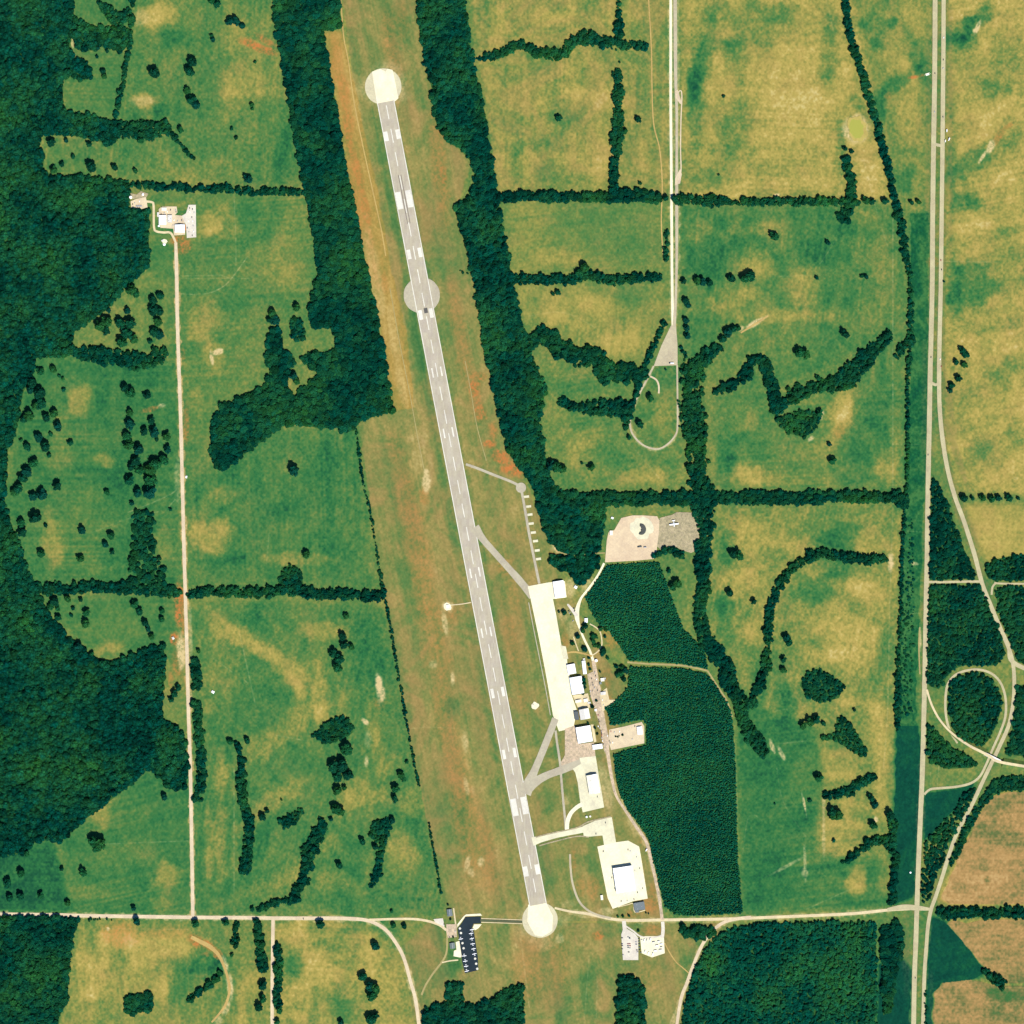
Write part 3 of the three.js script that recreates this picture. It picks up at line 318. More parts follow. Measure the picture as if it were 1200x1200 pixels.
road('taxiway_pavement', 'grey taxiway slanting from the apron foot to the runway', 8, '651,842,8 644,860,8 634,885,8 626,904,9 620,918,13 615,930,15', M.taxi, 'taxiway');
pavement('apron_pavement', 'pinkish grey apron between two white hangars', 'apron', '662,854 674,850 678,872 696,870 698,887 681,890 682,897 668,902 655,897 662,885', M.pinklot);
road('taxiway_pavement', 'broad grey taxiway from the runway to the pinkish apron', 9, '617,925,14 626,917,11 640,909 656,903 672,897 684,893', M.taxi, 'taxiway');
road('taxiway_pavement', 'narrow pale lane between the two grass islands', 2.6, '651,856 653,872 656,892 658,915 660,938 662,958 663,972', M.taxi, 'taxiway');
pavement('apron_pavement', 'cream concrete apron beside the long gabled hangar', 'apron', '671,901 681,895 679,888 698,886 708,946 683,952 680,940 677,917 674,905', M.concrete);
road('taxiway_pavement', 'curved white link below the cream apron', 4.6, '683,942,5 676,946 669,953 665,963 664.5,974', M.bright, 'taxiway');
road('taxiway_pavement', 'white taxiway from the runway to the lower apron', 8, '624,986,10 640,982,6.4 660,977,6.4 680,973,7 700,967,10', M.concrete, 'taxiway');
pavement('apron_pavement', 'white upper leg of the lower apron', 'apron', '683,968 697,962 717,957.5 722,988 708,991 706,979 684,981', M.concrete);
pavement('apron_pavement', 'large white lower apron around the biggest hangar', 'apron', '700,992 708,990 722,987 736,985 749,992 751,1003 757,1040 759,1053 742,1056 718,1065 712,1052', M.bright);
road('edge_path', 'grey shoulder line above the white taxiway', 1.6, '628,981 650,975.5 676,970 690,963 716,957', M.greygravel, 'shoulder');
road('edge_path', 'grey shoulder line below the white taxiway', 1.4, '632,991 650,986 676,980 690,981', M.greygravel, 'shoulder');
road('edge_path', 'short white path from the lower apron to the grey roofed building', 1, '724,1063 736,1060 742,1059 744,1069 756,1066.5', M.cream, 'path');
pavement('parking_pavement', 'white gravel car park with two rows of cars', 'car park', '731,1086 744,1094 748,1099 748,1125 730,1125 728,1095', M.lot);
pavement('parking_pavement', 'white gravel lot of stored trailers beside the car park', 'car park', '750,1098 757,1097 772,1097 778,1098 779,1117 764,1122 752,1117', M.bright);
road('access_road', 'white entrance road into the trailer lot', 4, '776.5,1080 777,1090 776,1099', M.lot);
road('access_road', 'white entrance road into the car park', 4.6, '731,1079 732,1088 733,1096', M.lot);
road('access_road', 'curved white link between the two gravel lots', 1.8, '733,1085 742,1091 750,1097 760,1099 770,1098 776,1096', M.lot);
pavement('gravel_yard_pavement', 'pinkish white gravel yard beside the plantation', 'yard', '711,634 713,624 720,621 728,607 741,604 754,604 770,605 774,612 773,632 770,641 769,651 766,655 745,657 709,659', M.pinkgravel);
pavement('gravel_yard_pavement', 'pale washed circle in the middle of the gravel yard', 'yard', disc(753, 618, 13, 40, .2), M.concrete);
pavement('rubble_yard_pavement', 'grey rubble yard with a parked white aeroplane', 'yard', '773,607 788,603 793,600 818,601 821,608 819,632 818,644 810,648 800,645 790,640 776,646 770,640 772,625', M.greygravel);
pavement('parking_pavement', 'pink gravel parking area beside the hangar trees', 'car park', '688,790 697,786 703,810 708,838 714,868 714,888 708,880 703,850 692,815', M.pinklot);
pavement('parking_pavement', 'sandy yard around the small white store in the plantation notch', 'car park', '713,868 714,855 733,851 752,846 755,851 755,871 735,875 716,879', M.gravel);
pavement('yard_pavement', 'cream concrete yard between the round roofed and cream hangars', 'yard', '671,815 689,812.5 693,829 678,831.5', M.cream);
pavement('yard_pavement', 'small cream step of concrete beside the big apron', 'yard', '656,756 663,757.5 666,772 660,772', M.concrete);
pavement('yard_pavement', 'cream strip of concrete beside the large square hangar', 'yard', '692.5,849 695.5,849 699,869 696,870', M.cream);
pavement('parking_pavement', 'pale strip of gravel near the plantation notch', 'car park', '703,812 711,806 714,820 722,820 718,826 706,834', M.cream);
pavement('ramp_pavement', 'dark asphalt aircraft parking ramp with a bent top', 'ramp', '545.4,1074.6 563.5,1074 563.8,1081.7 555,1082.5 553,1087.5 555.4,1091.7 560,1121.7 560.4,1136 558,1137.5 545,1140.4 541.7,1127.5 536.3,1088.3 540.8,1082.5', M.asphalt);
pavement('ramp_edge_pavement', 'white concrete edge along the top of the dark ramp', 'pavement', '543,1074 546,1071.5 563,1070.5 565,1073 545.5,1073.8 540,1081.5 535.5,1087 536,1083', M.bright);
pavement('ramp_edge_pavement', 'white concrete wedge beside the dark ramp bend', 'pavement', '555.5,1083.2 564.5,1083 561,1087.5 557,1090 554,1087.5', M.bright);
pavement('ramp_edge_pavement', 'white concrete pads along the dark ramp side', 'pavement', '534,1104 538.3,1102.5 541,1121 539.5,1122 531.5,1120.5 532,1114 535,1113', M.bright);
pavement('parking_pavement', 'pinkish square car park beside the dark ramp', 'car park', '523,1083 535,1083 535.5,1098 525,1099 523,1092', M.pinklot);
pavement('parking_pavement', 'white gravel patch by the access road bend', 'car park', '508,1077 519,1076 521,1086 510,1081', M.lot);
road('ramp_link_pavement', 'dark taxi link from ramp to lower turning circle', 2.4, '563,1078.5 588,1079.3 612,1080.2', pave(104, 112, 84), 'taxiway');
for (const [dy, l] of [[-2.2, 'pale upper shoulder of the dark taxi link'], [2.2, 'pale lower shoulder of the dark taxi link']]) road('edge_path', l, .9, `564,${1078.5 + dy} 588,${1079.3 + dy} 612,${1080.2 + dy}`, M.cream, 'shoulder');
road('edge_path', 'cream path beside the dark roofed office', 1.6, '531.5,1064 532.5,1072 534,1083', M.cream, 'path');
pavement('yard_pavement', 'cream sandy yard at the upper end of the compound', 'yard', '153,236 160,233 171,231 172,236 173,243 166,245 154,244', M.gravel);
pavement('yard_pavement', 'rough rubble ground above the sandy yard', 'yard', '152,226 160,228 165,224 174,227 172,231 160,232.5 152,234', M.greygravel);
pavement('yard_pavement', 'cream concrete yard between the compound buildings', 'yard', '186,245 190,242 207,242 208,249 205,252 216,253 217,275 204,276 203,268 188,267 187,256', M.gravel);
pavement('parking_pavement', 'pale car park at the east side of the compound', 'car park', '213,253 218,250 221,240 229.5,240 230,278 219,279 218,264', M.lot);
for (const [x, y, r, label] of [[193, 283, 3, 'small white slab by the compound track'], [627, 827, 4.4, 'white round pad under the windsock']]) pavement('pad_pavement', label, 'pad', disc(x, y, r, 14, .25), M.bright);
pavement('pad_pavement', 'bright gravel pad around the beacon hut beside the runway', 'pad', disc(524.5, 710.5, 4.6, 14, .25), M.bright);
road('gravel_path', 'short pale track from runway to the beacon hut', 1.2, '528,709 540,708 552,706', M.cream, 'track');
{ const pads = P('617,582 619.5,593.5 621,603 622.5,613.5 625,624 627.5,634 629.5,645 631,655');
  const ORD = ['first', 'second', 'third', 'fourth', 'fifth', 'sixth', 'seventh', 'eighth', 'ninth']; let nth = 0;
  for (const [x, y] of pads) { const a = -.12, c = Math.cos(a), s = Math.sin(a); const o = pavement('pad_pavement', ORD[nth++] + ' small cream pad from the round pad along the straight grey strip', 'pad', [[-3, -1.4], [3, -1.4], [3, 1.4], [-3, 1.4]].map(([u, v]) => [x + u * c - v * s, y + u * s + v * c]), M.concrete, level + .01); o.userData.group = 'cream pads along the straight grey strip'; }
  lift(); lift(); }
{ const spots = P('539,1088 540.2,1093.3 542,1105.2 543.3,1111.2 556.8,1123.4 558,1129.3 559.3,1135.2'); const y = lift();
  for (const [x, y1] of spots) { const o = pavement('spot_pavement', 'white painted tie-down disc on the dark ramp', 'marking', disc(x, y1, 1.35, 18), M.paint, y); o.userData.group = 'painted tie-down discs on the dark ramp'; } }
{ // algae pond
  pavement('pond_bank_ground', 'sandy rim around the algae pond', 'pond bank', disc(1004, 152, 11, 40, .3).map(([x, y]) => [x, 152 + (y - 152) * 1.35]), pave(204, 186, 104));
  tag(mesh('pond_water', sheet(disc(1003.5, 152, 8, 40, .3).map(([x, y]) => [x, 152 + (y - 152) * 1.4]), lift()), new THREE.MeshStandardMaterial({ color: seen(190, 190, 80), roughness: .35 })), 'small yellow green algae pond by the diagonal tree row', 'pond', null, 'structure');
}
const TOP = level + .004;                          // the level that things on paving stand on

// ---------------------------------------------------------------- trees
// a crown of leaf clumps: lobes about a unit radius, each a dark inner mass under loose tilted leaf sprays
function crownGeo(kind, s) {
  seed = s; const pos = [], col = [];
  const tri = (a, b, c, k) => { for (const p of [a, b, c]) pos.push(p.x, p.y, p.z); for (let i = 0; i < 3; i++) col.push(k[0], k[1], k[2]); };
  const V = (x, y, z) => new THREE.Vector3(x, y, z), n = V(), t = V(), b = V();
  const spray = (c, dir, size, k) => { n.copy(dir).normalize(); t.set(rr(-1, 1), rr(-1, 1), rr(-1, 1)).cross(n).normalize(); b.crossVectors(n, t); const l = size * rr(.8, 1.3), w = size * rr(.55, .85);
    const p = c.clone().addScaledVector(t, -l), q = c.clone().addScaledVector(t, l).addScaledVector(n, -size * .35), r = c.clone().addScaledVector(b, w).addScaledVector(n, -size * .2), u = c.clone().addScaledVector(b, -w).addScaledVector(n, -size * .2); tri(p, u, r, k); tri(u, q, r, k); };
  const tone = () => { const v = rr(.45, 1.45), y = rr(-.15, .22); return [v * (1 + y * 2), v * (1 + y * .5), v * (1 - y)]; };
  if (kind === 'pine') {
    for (let L = 0; L < 6; L++) { const h = .5 + L * .42, R = 1.05 * (1 - L / 6.6); for (let i = 0; i < 8 - L * .6; i++) { const a = rr(0, 6.28), q = R * rr(.35, .8); spray(V(Math.cos(a) * q, h + rr(-.1, .15), Math.sin(a) * q), V(Math.cos(a) * .7, 1, Math.sin(a) * .7), .36 * (1 - L * .07), tone()); } }
    const g = new THREE.ConeGeometry(.92, 2.5, 7, 2); g.translate(0, 1.6, 0); const p = g.toNonIndexed().attributes.position; for (let i = 0; i < p.count; i++) { pos.push(p.getX(i), p.getY(i), p.getZ(i)); col.push(.7, .7, .7); }
  } else {
    const lobes = [[0, 1.35, 0, .5]]; const m = 8; for (let i = 0; i < m; i++) { const a = i / m * 6.28 + rr(-.4, .4), q = rr(.38, .66); lobes.push([Math.cos(a) * q, rr(.75, 1.3), Math.sin(a) * q, rr(.34, .5)]); }
    for (const [x, y, z, R] of lobes) {
      const g = new THREE.IcosahedronGeometry(R * .84, 1), p = g.attributes.position; const j = s + x * 9; for (let i = 0; i < p.count; i++) { const q = 1 + .16 * vn(p.getX(i) * 4 + j, p.getZ(i) * 4 + p.getY(i) * 3); pos.push(x + p.getX(i) * q, y + p.getY(i) * q * .85, z + p.getZ(i) * q); col.push(.78, .78, .78); }
      for (let i = 0; i < 30; i++) { const d = V(rr(-1, 1), rr(-.35, 1), rr(-1, 1)).normalize(), c = V(x, y, z).addScaledVector(d, R * rr(.8, 1.08)); spray(c, d.add(V(rr(-.6, .6), rr(-.2, .7), rr(-.6, .6))), R * .34, tone()); }
    }
  }
  const g = new THREE.BufferGeometry(); g.setAttribute('position', new THREE.Float32BufferAttribute(pos, 3)); g.setAttribute('color', new THREE.Float32BufferAttribute(col, 3)); g.computeVertexNormals(); return g;
}
function trunkGeo(s) { // tapered trunk with three limbs, unit tree
  seed = s; const parts = []; const g = new THREE.CylinderGeometry(.045, .085, 1, 7); g.translate(0, .5, 0); parts.push(g);
  for (let i = 0; i < 3; i++) { const l = new THREE.CylinderGeometry(.018, .045, .7, 5); l.translate(0, .35, 0); l.rotateZ(rr(.5, .8)); l.rotateY(i * 2.1 + rr(-.3, .3)); l.translate(0, .75, 0); parts.push(l); }
  return mergeGeometries(parts);
}
const leafMat = new THREE.MeshPhysicalMaterial({ color: new THREE.Color(.0042, .0570, 0.02720), vertexColors: true, roughness: 1, specularIntensity: .04, side: THREE.DoubleSide });
const barkMat = new THREE.MeshStandardMaterial({ color: new THREE.Color(.09, .07, .05), roughness: 1 });
const CROWNS = [11, 23, 37, 51].map(s => crownGeo('broad', s)), PINES = [crownGeo('pine', 71)], TRUNK = trunkGeo(5);
const leafTints = [[1, 1, 1], [.7, .85, 1.2], [2, 1.3, .95], [.7, .72, .8], [3.2, 1.35, .8]].map(c => { const m = leafMat.clone(); m.color.setRGB(.0042 * c[0], .057 * c[1], 0.0272 * c[2]); return m; });
// woods and tree belts: nobody could count these trees, each wood is one mass
const dummy = new THREE.Object3D(), tint = new THREE.Color();

function scatter(name, label, spots, crown, category, greens = 1, bright = .95) {
  const im = new THREE.InstancedMesh(crown, leafMat, spots.length); im.name = numbered(name); im.castShadow = im.receiveShadow = true;
  spots.forEach(([x, y, r, hs], i) => {
    dummy.position.set(X(x), -.2 * r, X(y)); dummy.rotation.set(rr(-.06, .06), rr(0, 6.28), rr(-.06, .06)); dummy.scale.set(r * S * rr(.88, 1.12), r * S * hs, r * S * rr(.88, 1.12)); dummy.updateMatrix(); im.setMatrixAt(i, dummy.matrix);
    const a = fbm(x * .03, y * .03 + 9, 2), b = vn(x * .35, y * .35 + 70), v = bright + .26 * a + rr(-.32, .32) + .2 * b, w = Math.max(-.5, .9 * greens * a + rr(-.4, .4));
    tint.setRGB(v * Math.max(.2, 1 + w * 2), v * (1 + w * .35), v * (1 - w * .35)); im.setColorAt(i, tint);
  });
  scene.add(im); return tag(im, label, category, null, 'stuff');
}
function woodSpots(poly, sp, r0, r1, hs, thin = 0) {
  const out = [], xs = poly.map(p => p[0]), ys = poly.map(p => p[1]); let row = 0;
  for (let y = Math.min(...ys); y <= Math.max(...ys); y += sp * .87, row++) for (let x = Math.min(...xs) + (row % 2) * sp / 2; x <= Math.max(...xs); x += sp) {
    const px = x + rr(-.42, .42) * sp, py = y + rr(-.42, .42) * sp; if (!inside(poly, px, py) || rnd() < thin ) continue;
    const big = rnd(); out.push([px, py, r0 + (r1 - r0) * big ** 2.4, hs * rr(.62, 1.3) * (1 - .25 * big)]);
  }
  return out;
}
function beltSpots(pts, sp, r0, r1, hs) {
  const q = smooth(pts, 2), out = [];
  const L = Math.min(...q.map(p => p[0] - p[2])), R = Math.max(...q.map(p => p[0] + p[2])), T = Math.min(...q.map(p => p[1] - p[2])), B = Math.max(...q.map(p => p[1] + p[2]));
  let row = 0;
  for (let y = T; y <= B; y += sp * .87, row++) for (let x = L + (row % 2) * sp / 2; x <= R; x += sp) {
    const px = x + rr(-.45, .45) * sp, py = y + rr(-.45, .45) * sp; let best = 1e9, w = 0; for (const p of q) { const d = (p[0] - px) ** 2 + (p[1] - py) ** 2; if (d < best) { best = d; w = p[2]; } }
    const half = Math.max(1.25, w / 2 - 1.4) * (1 + .32 * vn(px * .12, py * .12) + .22 * vn(px * .3, py * .3 + 9)); if (w > 6 && vn(px * .09 + 60, py * .09) < -.86) continue;
    if (Math.sqrt(best) < half) { const big = rnd(); out.push([px, py, r0 * .85 + (r1 * 1.15 - r0 * .85) * big * big, hs * rr(.75, 1.25)]); }
  }
  if (out.length < q.length / 4) for (const p of q) if (rnd() < 2 / r1) out.push([p[0] + rr(-.6, .6), p[1] + rr(-.6, .6), rr(r0, r1), hs]);
  return out;
}
let cv = 0; const nextCrown = () => CROWNS[cv++ % 4];
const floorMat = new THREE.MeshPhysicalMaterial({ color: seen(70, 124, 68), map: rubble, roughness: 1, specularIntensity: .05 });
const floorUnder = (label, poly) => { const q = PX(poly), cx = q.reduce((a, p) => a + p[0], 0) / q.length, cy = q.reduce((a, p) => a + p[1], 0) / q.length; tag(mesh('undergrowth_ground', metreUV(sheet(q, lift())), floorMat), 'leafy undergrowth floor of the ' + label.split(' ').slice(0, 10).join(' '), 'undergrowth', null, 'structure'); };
level = .31;
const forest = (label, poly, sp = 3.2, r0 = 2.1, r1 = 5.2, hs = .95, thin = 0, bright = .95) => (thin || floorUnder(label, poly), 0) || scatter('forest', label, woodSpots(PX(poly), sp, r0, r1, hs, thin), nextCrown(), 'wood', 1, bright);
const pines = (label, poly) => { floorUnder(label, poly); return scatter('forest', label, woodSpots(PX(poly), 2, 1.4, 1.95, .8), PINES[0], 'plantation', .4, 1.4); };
const belt = (label, w, pts, r0 = 2, r1 = 3.4, hs = .95, sp = 2.7) => scatter('treeline', label, beltSpots(PX(pts).map(p => p.length > 2 ? p : [...p, w]), sp, r0, r1, hs), nextCrown(), 'tree belt');

forest('huge dark mixed wood wrapping around the pasture clearings', '0,0 88,0 86,22 110,30 112,33 152,33 150,50 143,62 130,57 117,55 108,58 98,62 90,57 87,42 83,45 82,60 88,68 98,72 108,82 109,92 95,95 82,90 74,92 73,118 78,130 110,135 130,143 135,142 139,150 138,165 130,170 118,166 95,160 50,158 46,170 52,183 50,198 60,206 105,207 150,213 151,224 151,246 174,248 175,310 160,326 145,338 137,350 125,362 108,375 88,388 84,404 92,412 70,418 42,420 38,440 28,458 24,475 20,500 16,516 8,530 8,560 5,580 8,600 15,620 25,640 30,660 40,685 50,705 62,725 75,737 80,748 95,755 105,768 116,775 130,775 180,758 190,757 194,768 192,800 190,840 205,850 216,860 220,890 222,900 216,925 200,925 185,910 178,902 168,905 155,918 140,930 120,945 100,960 85,975 70,987 58,984 40,988 28,1000 0,1012');
forest('dark wood in the corner below the white lane', '0,1074 70,1074 93,1076 88,1090 85,1100 80,1140 80,1170 70,1190 62,1200 0,1200');
forest('broad dark forest strip beside the rust grass', '318,0 396,0 399,33 380,36 380,45 388,90 395,130 403,185 412,225 420,265 432,325 440,360 452,430 461,482 440,488 420,494 415,505 400,507 395,500 375,503 355,497 330,500 315,512 290,530 265,550 252,550 246,530 248,500 252,485 260,475 290,463 310,452 316,440 313,420 312,400 318,388 325,385 332,395 331,410 345,418 347,425 340,434 336,450 345,468 352,455 368,445 375,436 362,431 352,420 358,414 385,413 394,408 390,385 370,384 363,375 362,360 368,330 375,325 372,305 360,235 350,190 340,130 326,50 322,20');
forest('long dark forest strip between the runway and the brown pasture', '487,0 540,0 552,60 565,120 575,180 583,230 597,310 605,350 618,400 628,432 640,455 632,495 640,540 648,570 668,577 700,580 710,600 707,625 704,643 690,650 665,648 655,645 642,630 636,620 632,600 628,580 614,555 596,530 588,500 570,420 562,370 550,300 536,255 535,240 548,230 555,215 556,205 552,190 540,175 525,165 512,148 508,130 506,105 492,40');
forest('small wood between the lodges and the gravel yard', '645,650 668,652 700,651 704,656 698,668 690,678 682,684 676,686 670,672 655,668 646,662');
pines('dark pine plantation above the firebreak track', '712,662 772,658 780,680 790,708 800,735 812,748 825,760 830,784 800,778 737,774 726,757 714,740 702,732 692,716 686,700 695,686 704,674');
pines('large dark pine plantation below the firebreak track', '738,781 800,783 828,789 842,808 852,822 858,838 862,900 864,1000 870,1070 815,1073 792,1072 779,1062 773,1040 766,1010 761,985 748,965 736,950 726,930 721,905 719,884 737,878 757,874 757,848 753,843 716,850 712,836 708,829 720,822 735,806');
forest('dark broadleaf wood filling the corner below the lower road', '789,1200 805,1165 816,1135 827,1110 841,1096 856,1087 880,1084 905,1082 960,1080 1022,1080 1027,1082 1027,1200', 3.7, 2.2, 4, .95, 0, 1.3);
forest('narrow dark wood strip beside the highway below the crossroads', '1032,1090 1050,1077 1055,1090 1057,1122 1050,1130 1046,1180 1035,1190');
forest('dark wood edge at the foot of the airfield beside the bend', '497,1200 497,1180 510,1178 523,1175 523,1155 530,1150 540,1150 543,1165 543,1178 560,1176 580,1170 590,1160 600,1155 612,1152 614,1175 612,1200');
forest('isolated dark thicket below the car park', '722,1200 723,1160 728,1145 738,1142 750,1150 755,1165 756,1200');
forest('small dark copse beside the bend road', '795,1090 800,1086 835,1086 838,1092 825,1102 810,1100');
forest('narrow wooded wedge between the parting carriageways', '1093,556 1099,566 1110,590 1128,640 1138,660 1143,678 1090,680 1090,620', 3.6, 2, 3.6);
forest('dark wood between highway and looping slip road', '1089,687 1148,686 1155,700 1165,725 1173,745 1178,766 1168,780 1150,780 1130,780 1115,785 1107,798 1100,808 1089,804 1088,760', 3.6, 2, 3.8);
forest('round dark wood enclosed by the looping slip road', '1113,800 1124,792 1145,788 1160,794 1170,808 1174,828 1168,850 1158,868 1150,876 1135,870 1120,860 1113,842 1111,818', 3.6, 2, 3.8);
forest('small dark wood below the climbing slip road', '1086,845 1097,856 1114,874 1140,889 1146,895 1138,900 1110,901 1092,894 1086,880', 3.6, 2, 3.8);
forest('dark wood east of the road that leads to the crossroads', '1192,802 1200,812 1200,892 1177,884 1186,856', 3.6, 2, 3.8);
forest('dark wood beside the carriageway beyond the junction', '1166,692 1180,688 1200,688 1200,790 1193,776 1184,752 1173,727', 3.6, 2, 3.8);
forest('dark wood belt along the tan hay field', '1155,662 1165,656 1190,650 1200,648 1200,680 1170,680 1158,678 1154,670', 3.6, 2, 3.8);
forest('dark tree wedge between the highway and the crossroads', '1145,919 1130,932 1120,947 1100,970 1084,987 1080,1030 1081,1058 1090,1053 1100,1022 1112,990 1124,965 1138,937', 3.6, 2, 3.6, .9, .12);
forest('dark trees along the upper edge of the tilled field', '1150,935 1166,912 1185,908 1200,916 1200,926 1180,926 1165,932 1152,944 1140,968 1125,998 1115,1016 1111,1012 1128,972', 3.4, 1.8, 3.2);
forest('egg shaped grove in the tan pasture', '937,803 945,788 960,783 975,792 990,803 983,818 962,824 945,815', 3.6, 2, 3.6);
forest('wedge shaped grove in the tan pasture', '980,840 990,840 1002,855 1010,870 1018,880 1010,888 998,880 985,872 975,867 962,865 980,856', 3.6, 2, 3.6);
forest('dark grove at the tip of the curved belt', '905,482 915,490 930,482 955,480 962,490 955,505 942,513 925,508 912,500', 3.6, 2, 3.6);
forest('two lobed grove in the pasture below the white lane', '145,1170 152,1163 165,1165 175,1161 180,1170 178,1185 165,1185 155,1192 146,1185', 3.6, 2.2, 4);
forest('long dark thicket in the rolling pasture', '432,978 438,962 455,959 461,963 455,980 450,1000 448,1025 437,1040 433,1038 440,1010 445,990', 3.4, 2, 3.4);
forest('oval grove in the streaked pasture', '325,962 335,955 352,947 357,950 350,962 333,972', 3.4, 2, 3.4);
forest('lumpy grove beside the stream row', '367,862 375,852 390,842 400,838 413,848 414,858 405,865 380,872', 3.4, 2, 3.6);
forest('grove standing above the meadow hedge', '327,684 330,665 340,662 353,670 356,686', 3.4, 2, 3.6);
forest('ragged grove in the pasture bay of the forest strip', '340,378 346,372 353,375 359,390 357,398 350,401 340,393', 3.4, 2, 3.6);
belt('hedge dividing the two small clearings from the tan pasture', 7, '155,0 154,30 149,70 144,100 138,125 135,145');
belt('thick hedge block at the clearing corner', 22, '140,152 165,154 192,152');
belt('short diagonal row of trees in the pasture', 6, '196,152 208,165 218,177 226,186');
belt('long hedge between the pasture and the compound', 10, '105,210,6 150,216,9 220,221 290,224 356,226');
belt('scrubby row across the small clearing', 16, '118,5,10 130,15 140,25 152,8,6');
belt('shaggy wood tongue below the compound pastures', 20, '85,412,12 110,416 130,418 165,425 190,416');
forest('broken shaggy grove down the lane side pasture', '155,602 165,596 182,600 181,625 184,650 193,662 196,688 150,688 152,660 156,630', 4.4, 2.4, 4.8, .95, .25);
belt('ragged tree clumps reaching the compound pasture lane', 10, '160,600 168,618 164,636 172,652', 2, 3.6);
belt('dark hedge along the foot of the dotted pasture', 15, '32,690 80,690 110,688 150,690 195,692 207,694');
belt('dark hedge along the foot of the meadow', 14, '224,696 250,694 300,695 330,692 360,693 400,697 447,698');
belt('narrow tree row along the upper gravel lane', 13, '230,777 232,804');
belt('dark tree row along the lower gravel lane', 13, '231,825 233,860 237,898 233,935');
belt('curving dark tree row in the striped pasture', 13, '278,872,8 283,890,10 284,930 292,965 290,1000 287,1020');
belt('upper stream row of trees in the rolling pasture', 18, '378,968 370,985 362,1000');
belt('lower stream row of trees in the rolling pasture', 15, '362,1004 355,1030 346,1052');
belt('stream row foot along the white lane', 8, '345,1056 325,1058 303,1066');
belt('thin fence row of bushes along the mown airfield', 4.4, '417,500 422,540,5 428,575 434,598 438,625 443,655 447,680 454,712 460,748,5 466,785,5 472,818 477,850 484,885 491,920', 1.1, 2.1, .9, 1.9);
belt('lower thin fence row of bushes along the mown airfield', 3.6, '502,965 506,985,5 510,1005 514,1030 517,1046', 1.1, 2, .9, 1.9);
belt('leafy hedge beside the cream lane', 13, '302,1083 305,1108 308,1134');
belt('leafy row across the cream lane from the hedge', 11, '325,1110 327,1140 325,1176');
belt('low hedge on the verge of the white lane', 5, '104,1077 130,1077.5', 1.2, 2);
belt('short hedge stub hanging off the white lane', 9, '277,1082 276,1105');
belt('diagonal tree row inside the orange track', 9, '222,1171 240,1158 258,1142');
belt('wavy tree belt across the brown pasture', 13, '562,69,9 580,66 600,56 615,53 630,62 655,65,15 672,50,14 690,44,20 720,52,14 755,54,12');
belt('short hedge spur at the head of the brown pasture', 7, '724,0 725,15 726,32,12 722,58');
belt('bushy single hedge standing in the brown pasture', 13, '724,86 724,130 723,165,17 720,190 720,225');
belt('long straight hedge below the brown pasture', 13, '584,231 640,231 700,232 730,230,17 770,231');
belt('short hedge beside the white road', 7, '781,273 780,303');
belt('hedge between the two olive hay fields', 13, '598,324 630,328 660,328 690,322');
belt('second hedge between the two olive hay fields', 13, '697,325 720,328 745,326 768,325');
belt('broad wooded stream below the olive hay field', 24, '620,402,18 637,392,20 655,408 680,418 698,420 710,436 735,438 752,436,18');
belt('wooded tongue reaching into the meadow by the loop', 16, '658,470,12 672,477,12 690,479,14 712,478,24 732,482,22');
belt('straight tall hedge beside the turning loop', 8, '778,380 765,408 752,438 745,465 733,500');
belt('tall tree belt falling from the loop to the plantation', 24, '841,408,12 825,422,20 812,440,22 812,480,26 815,520,26 818,550 823,575');
belt('straight tree belt across the middle pastures', 17, '694,584 740,584 800,584 850,583 900,584 960,583 1036,583,14');
belt('dense tree belt between gravel yard and tan pasture', 20, '822,592,26 828,620 824,650 823,690,17 821,725 830,752,20 848,778 856,800 866,824 872,848,15 886,868 896,884,10');
belt('row of bushes along the gravel yard foot', 9, '768,649 785,645 800,650');
belt('arc of trees curving around the tan pasture', 13, '1036,655 1005,656 980,651 960,648 944,655 928,666 914,685 905,705 901,725 900,760,10 897,785 888,808 879,826');
belt('curved grove belt falling through the green pasture', 17, '838,460,10 855,453,14 872,440,14 882,424,16 892,422 900,438 906,458 910,478');
belt('diagonal grove belt rising through the green pasture', 18, '906,482,10 930,466 955,453 985,446,26 1005,432,26 1020,414,20 1040,395,13');
belt('stubby tree spur off the diagonal row', 12, '1051,418 1059,404 1067,399');
belt('long straight hedge east of the old road', 11, '796,235,15 830,235,14 870,236 920,237 1004,237');
belt('short hedge falling from the algae pond', 13, '993,190 997,215 996,238 988,255,20');
belt('diagonal tree row beside the algae pond', 10, '986,0 993,25 1000,52 1010,85 1018,115 1027,145 1035,175 1042,205 1050,240 1057,270 1063,305');
belt('straight tree row along the drainage strip', 6, '1064,305,8 1067,340,8 1067,400,8 1064,440 1063,500 1063,560 1060,600 1057,650 1056,700 1053,760 1052,820,10 1052,856', 1.8, 2.8, .95, 2.5);
belt('dark tree block at the end of the middle belt', 15, '1050,582 1060,590');
belt('wild shrubs filling the middle of the drainage strip', 16, '1068,600,6 1066,700,12 1062,760,18 1060,830,20', 1, 2.2, .5, 4.2);
belt('shaggy grove by the tan pasture corner', 10, '968,931 990,930,12 1005,920,12 1022,911');
belt('comma shaped grove near the crossroads', 9, '988,1011,6 1002,1001 1018,989,12 1036,983');
belt('tree block beside the drainage strip crop', 14, '1046,965 1044,992');
belt('lower tree row along the drainage strip crop', 10, '1050,1003 1047,1030 1046,1056');
belt('dense hedge between the two tilled fields', 15, '1103,1069 1120,1070 1150,1070 1200,1069');
belt('small thicket at the tip of the tilled field', 13, '1156,1141 1175,1153');
belt('thin bush row along the slip below the crossroads', 4, '1084,1158 1086,1200', 1.2, 2);
belt('thin bush row along the highway woods', 4, '1090,690 1088,740 1086,805', 1.4, 2.2);
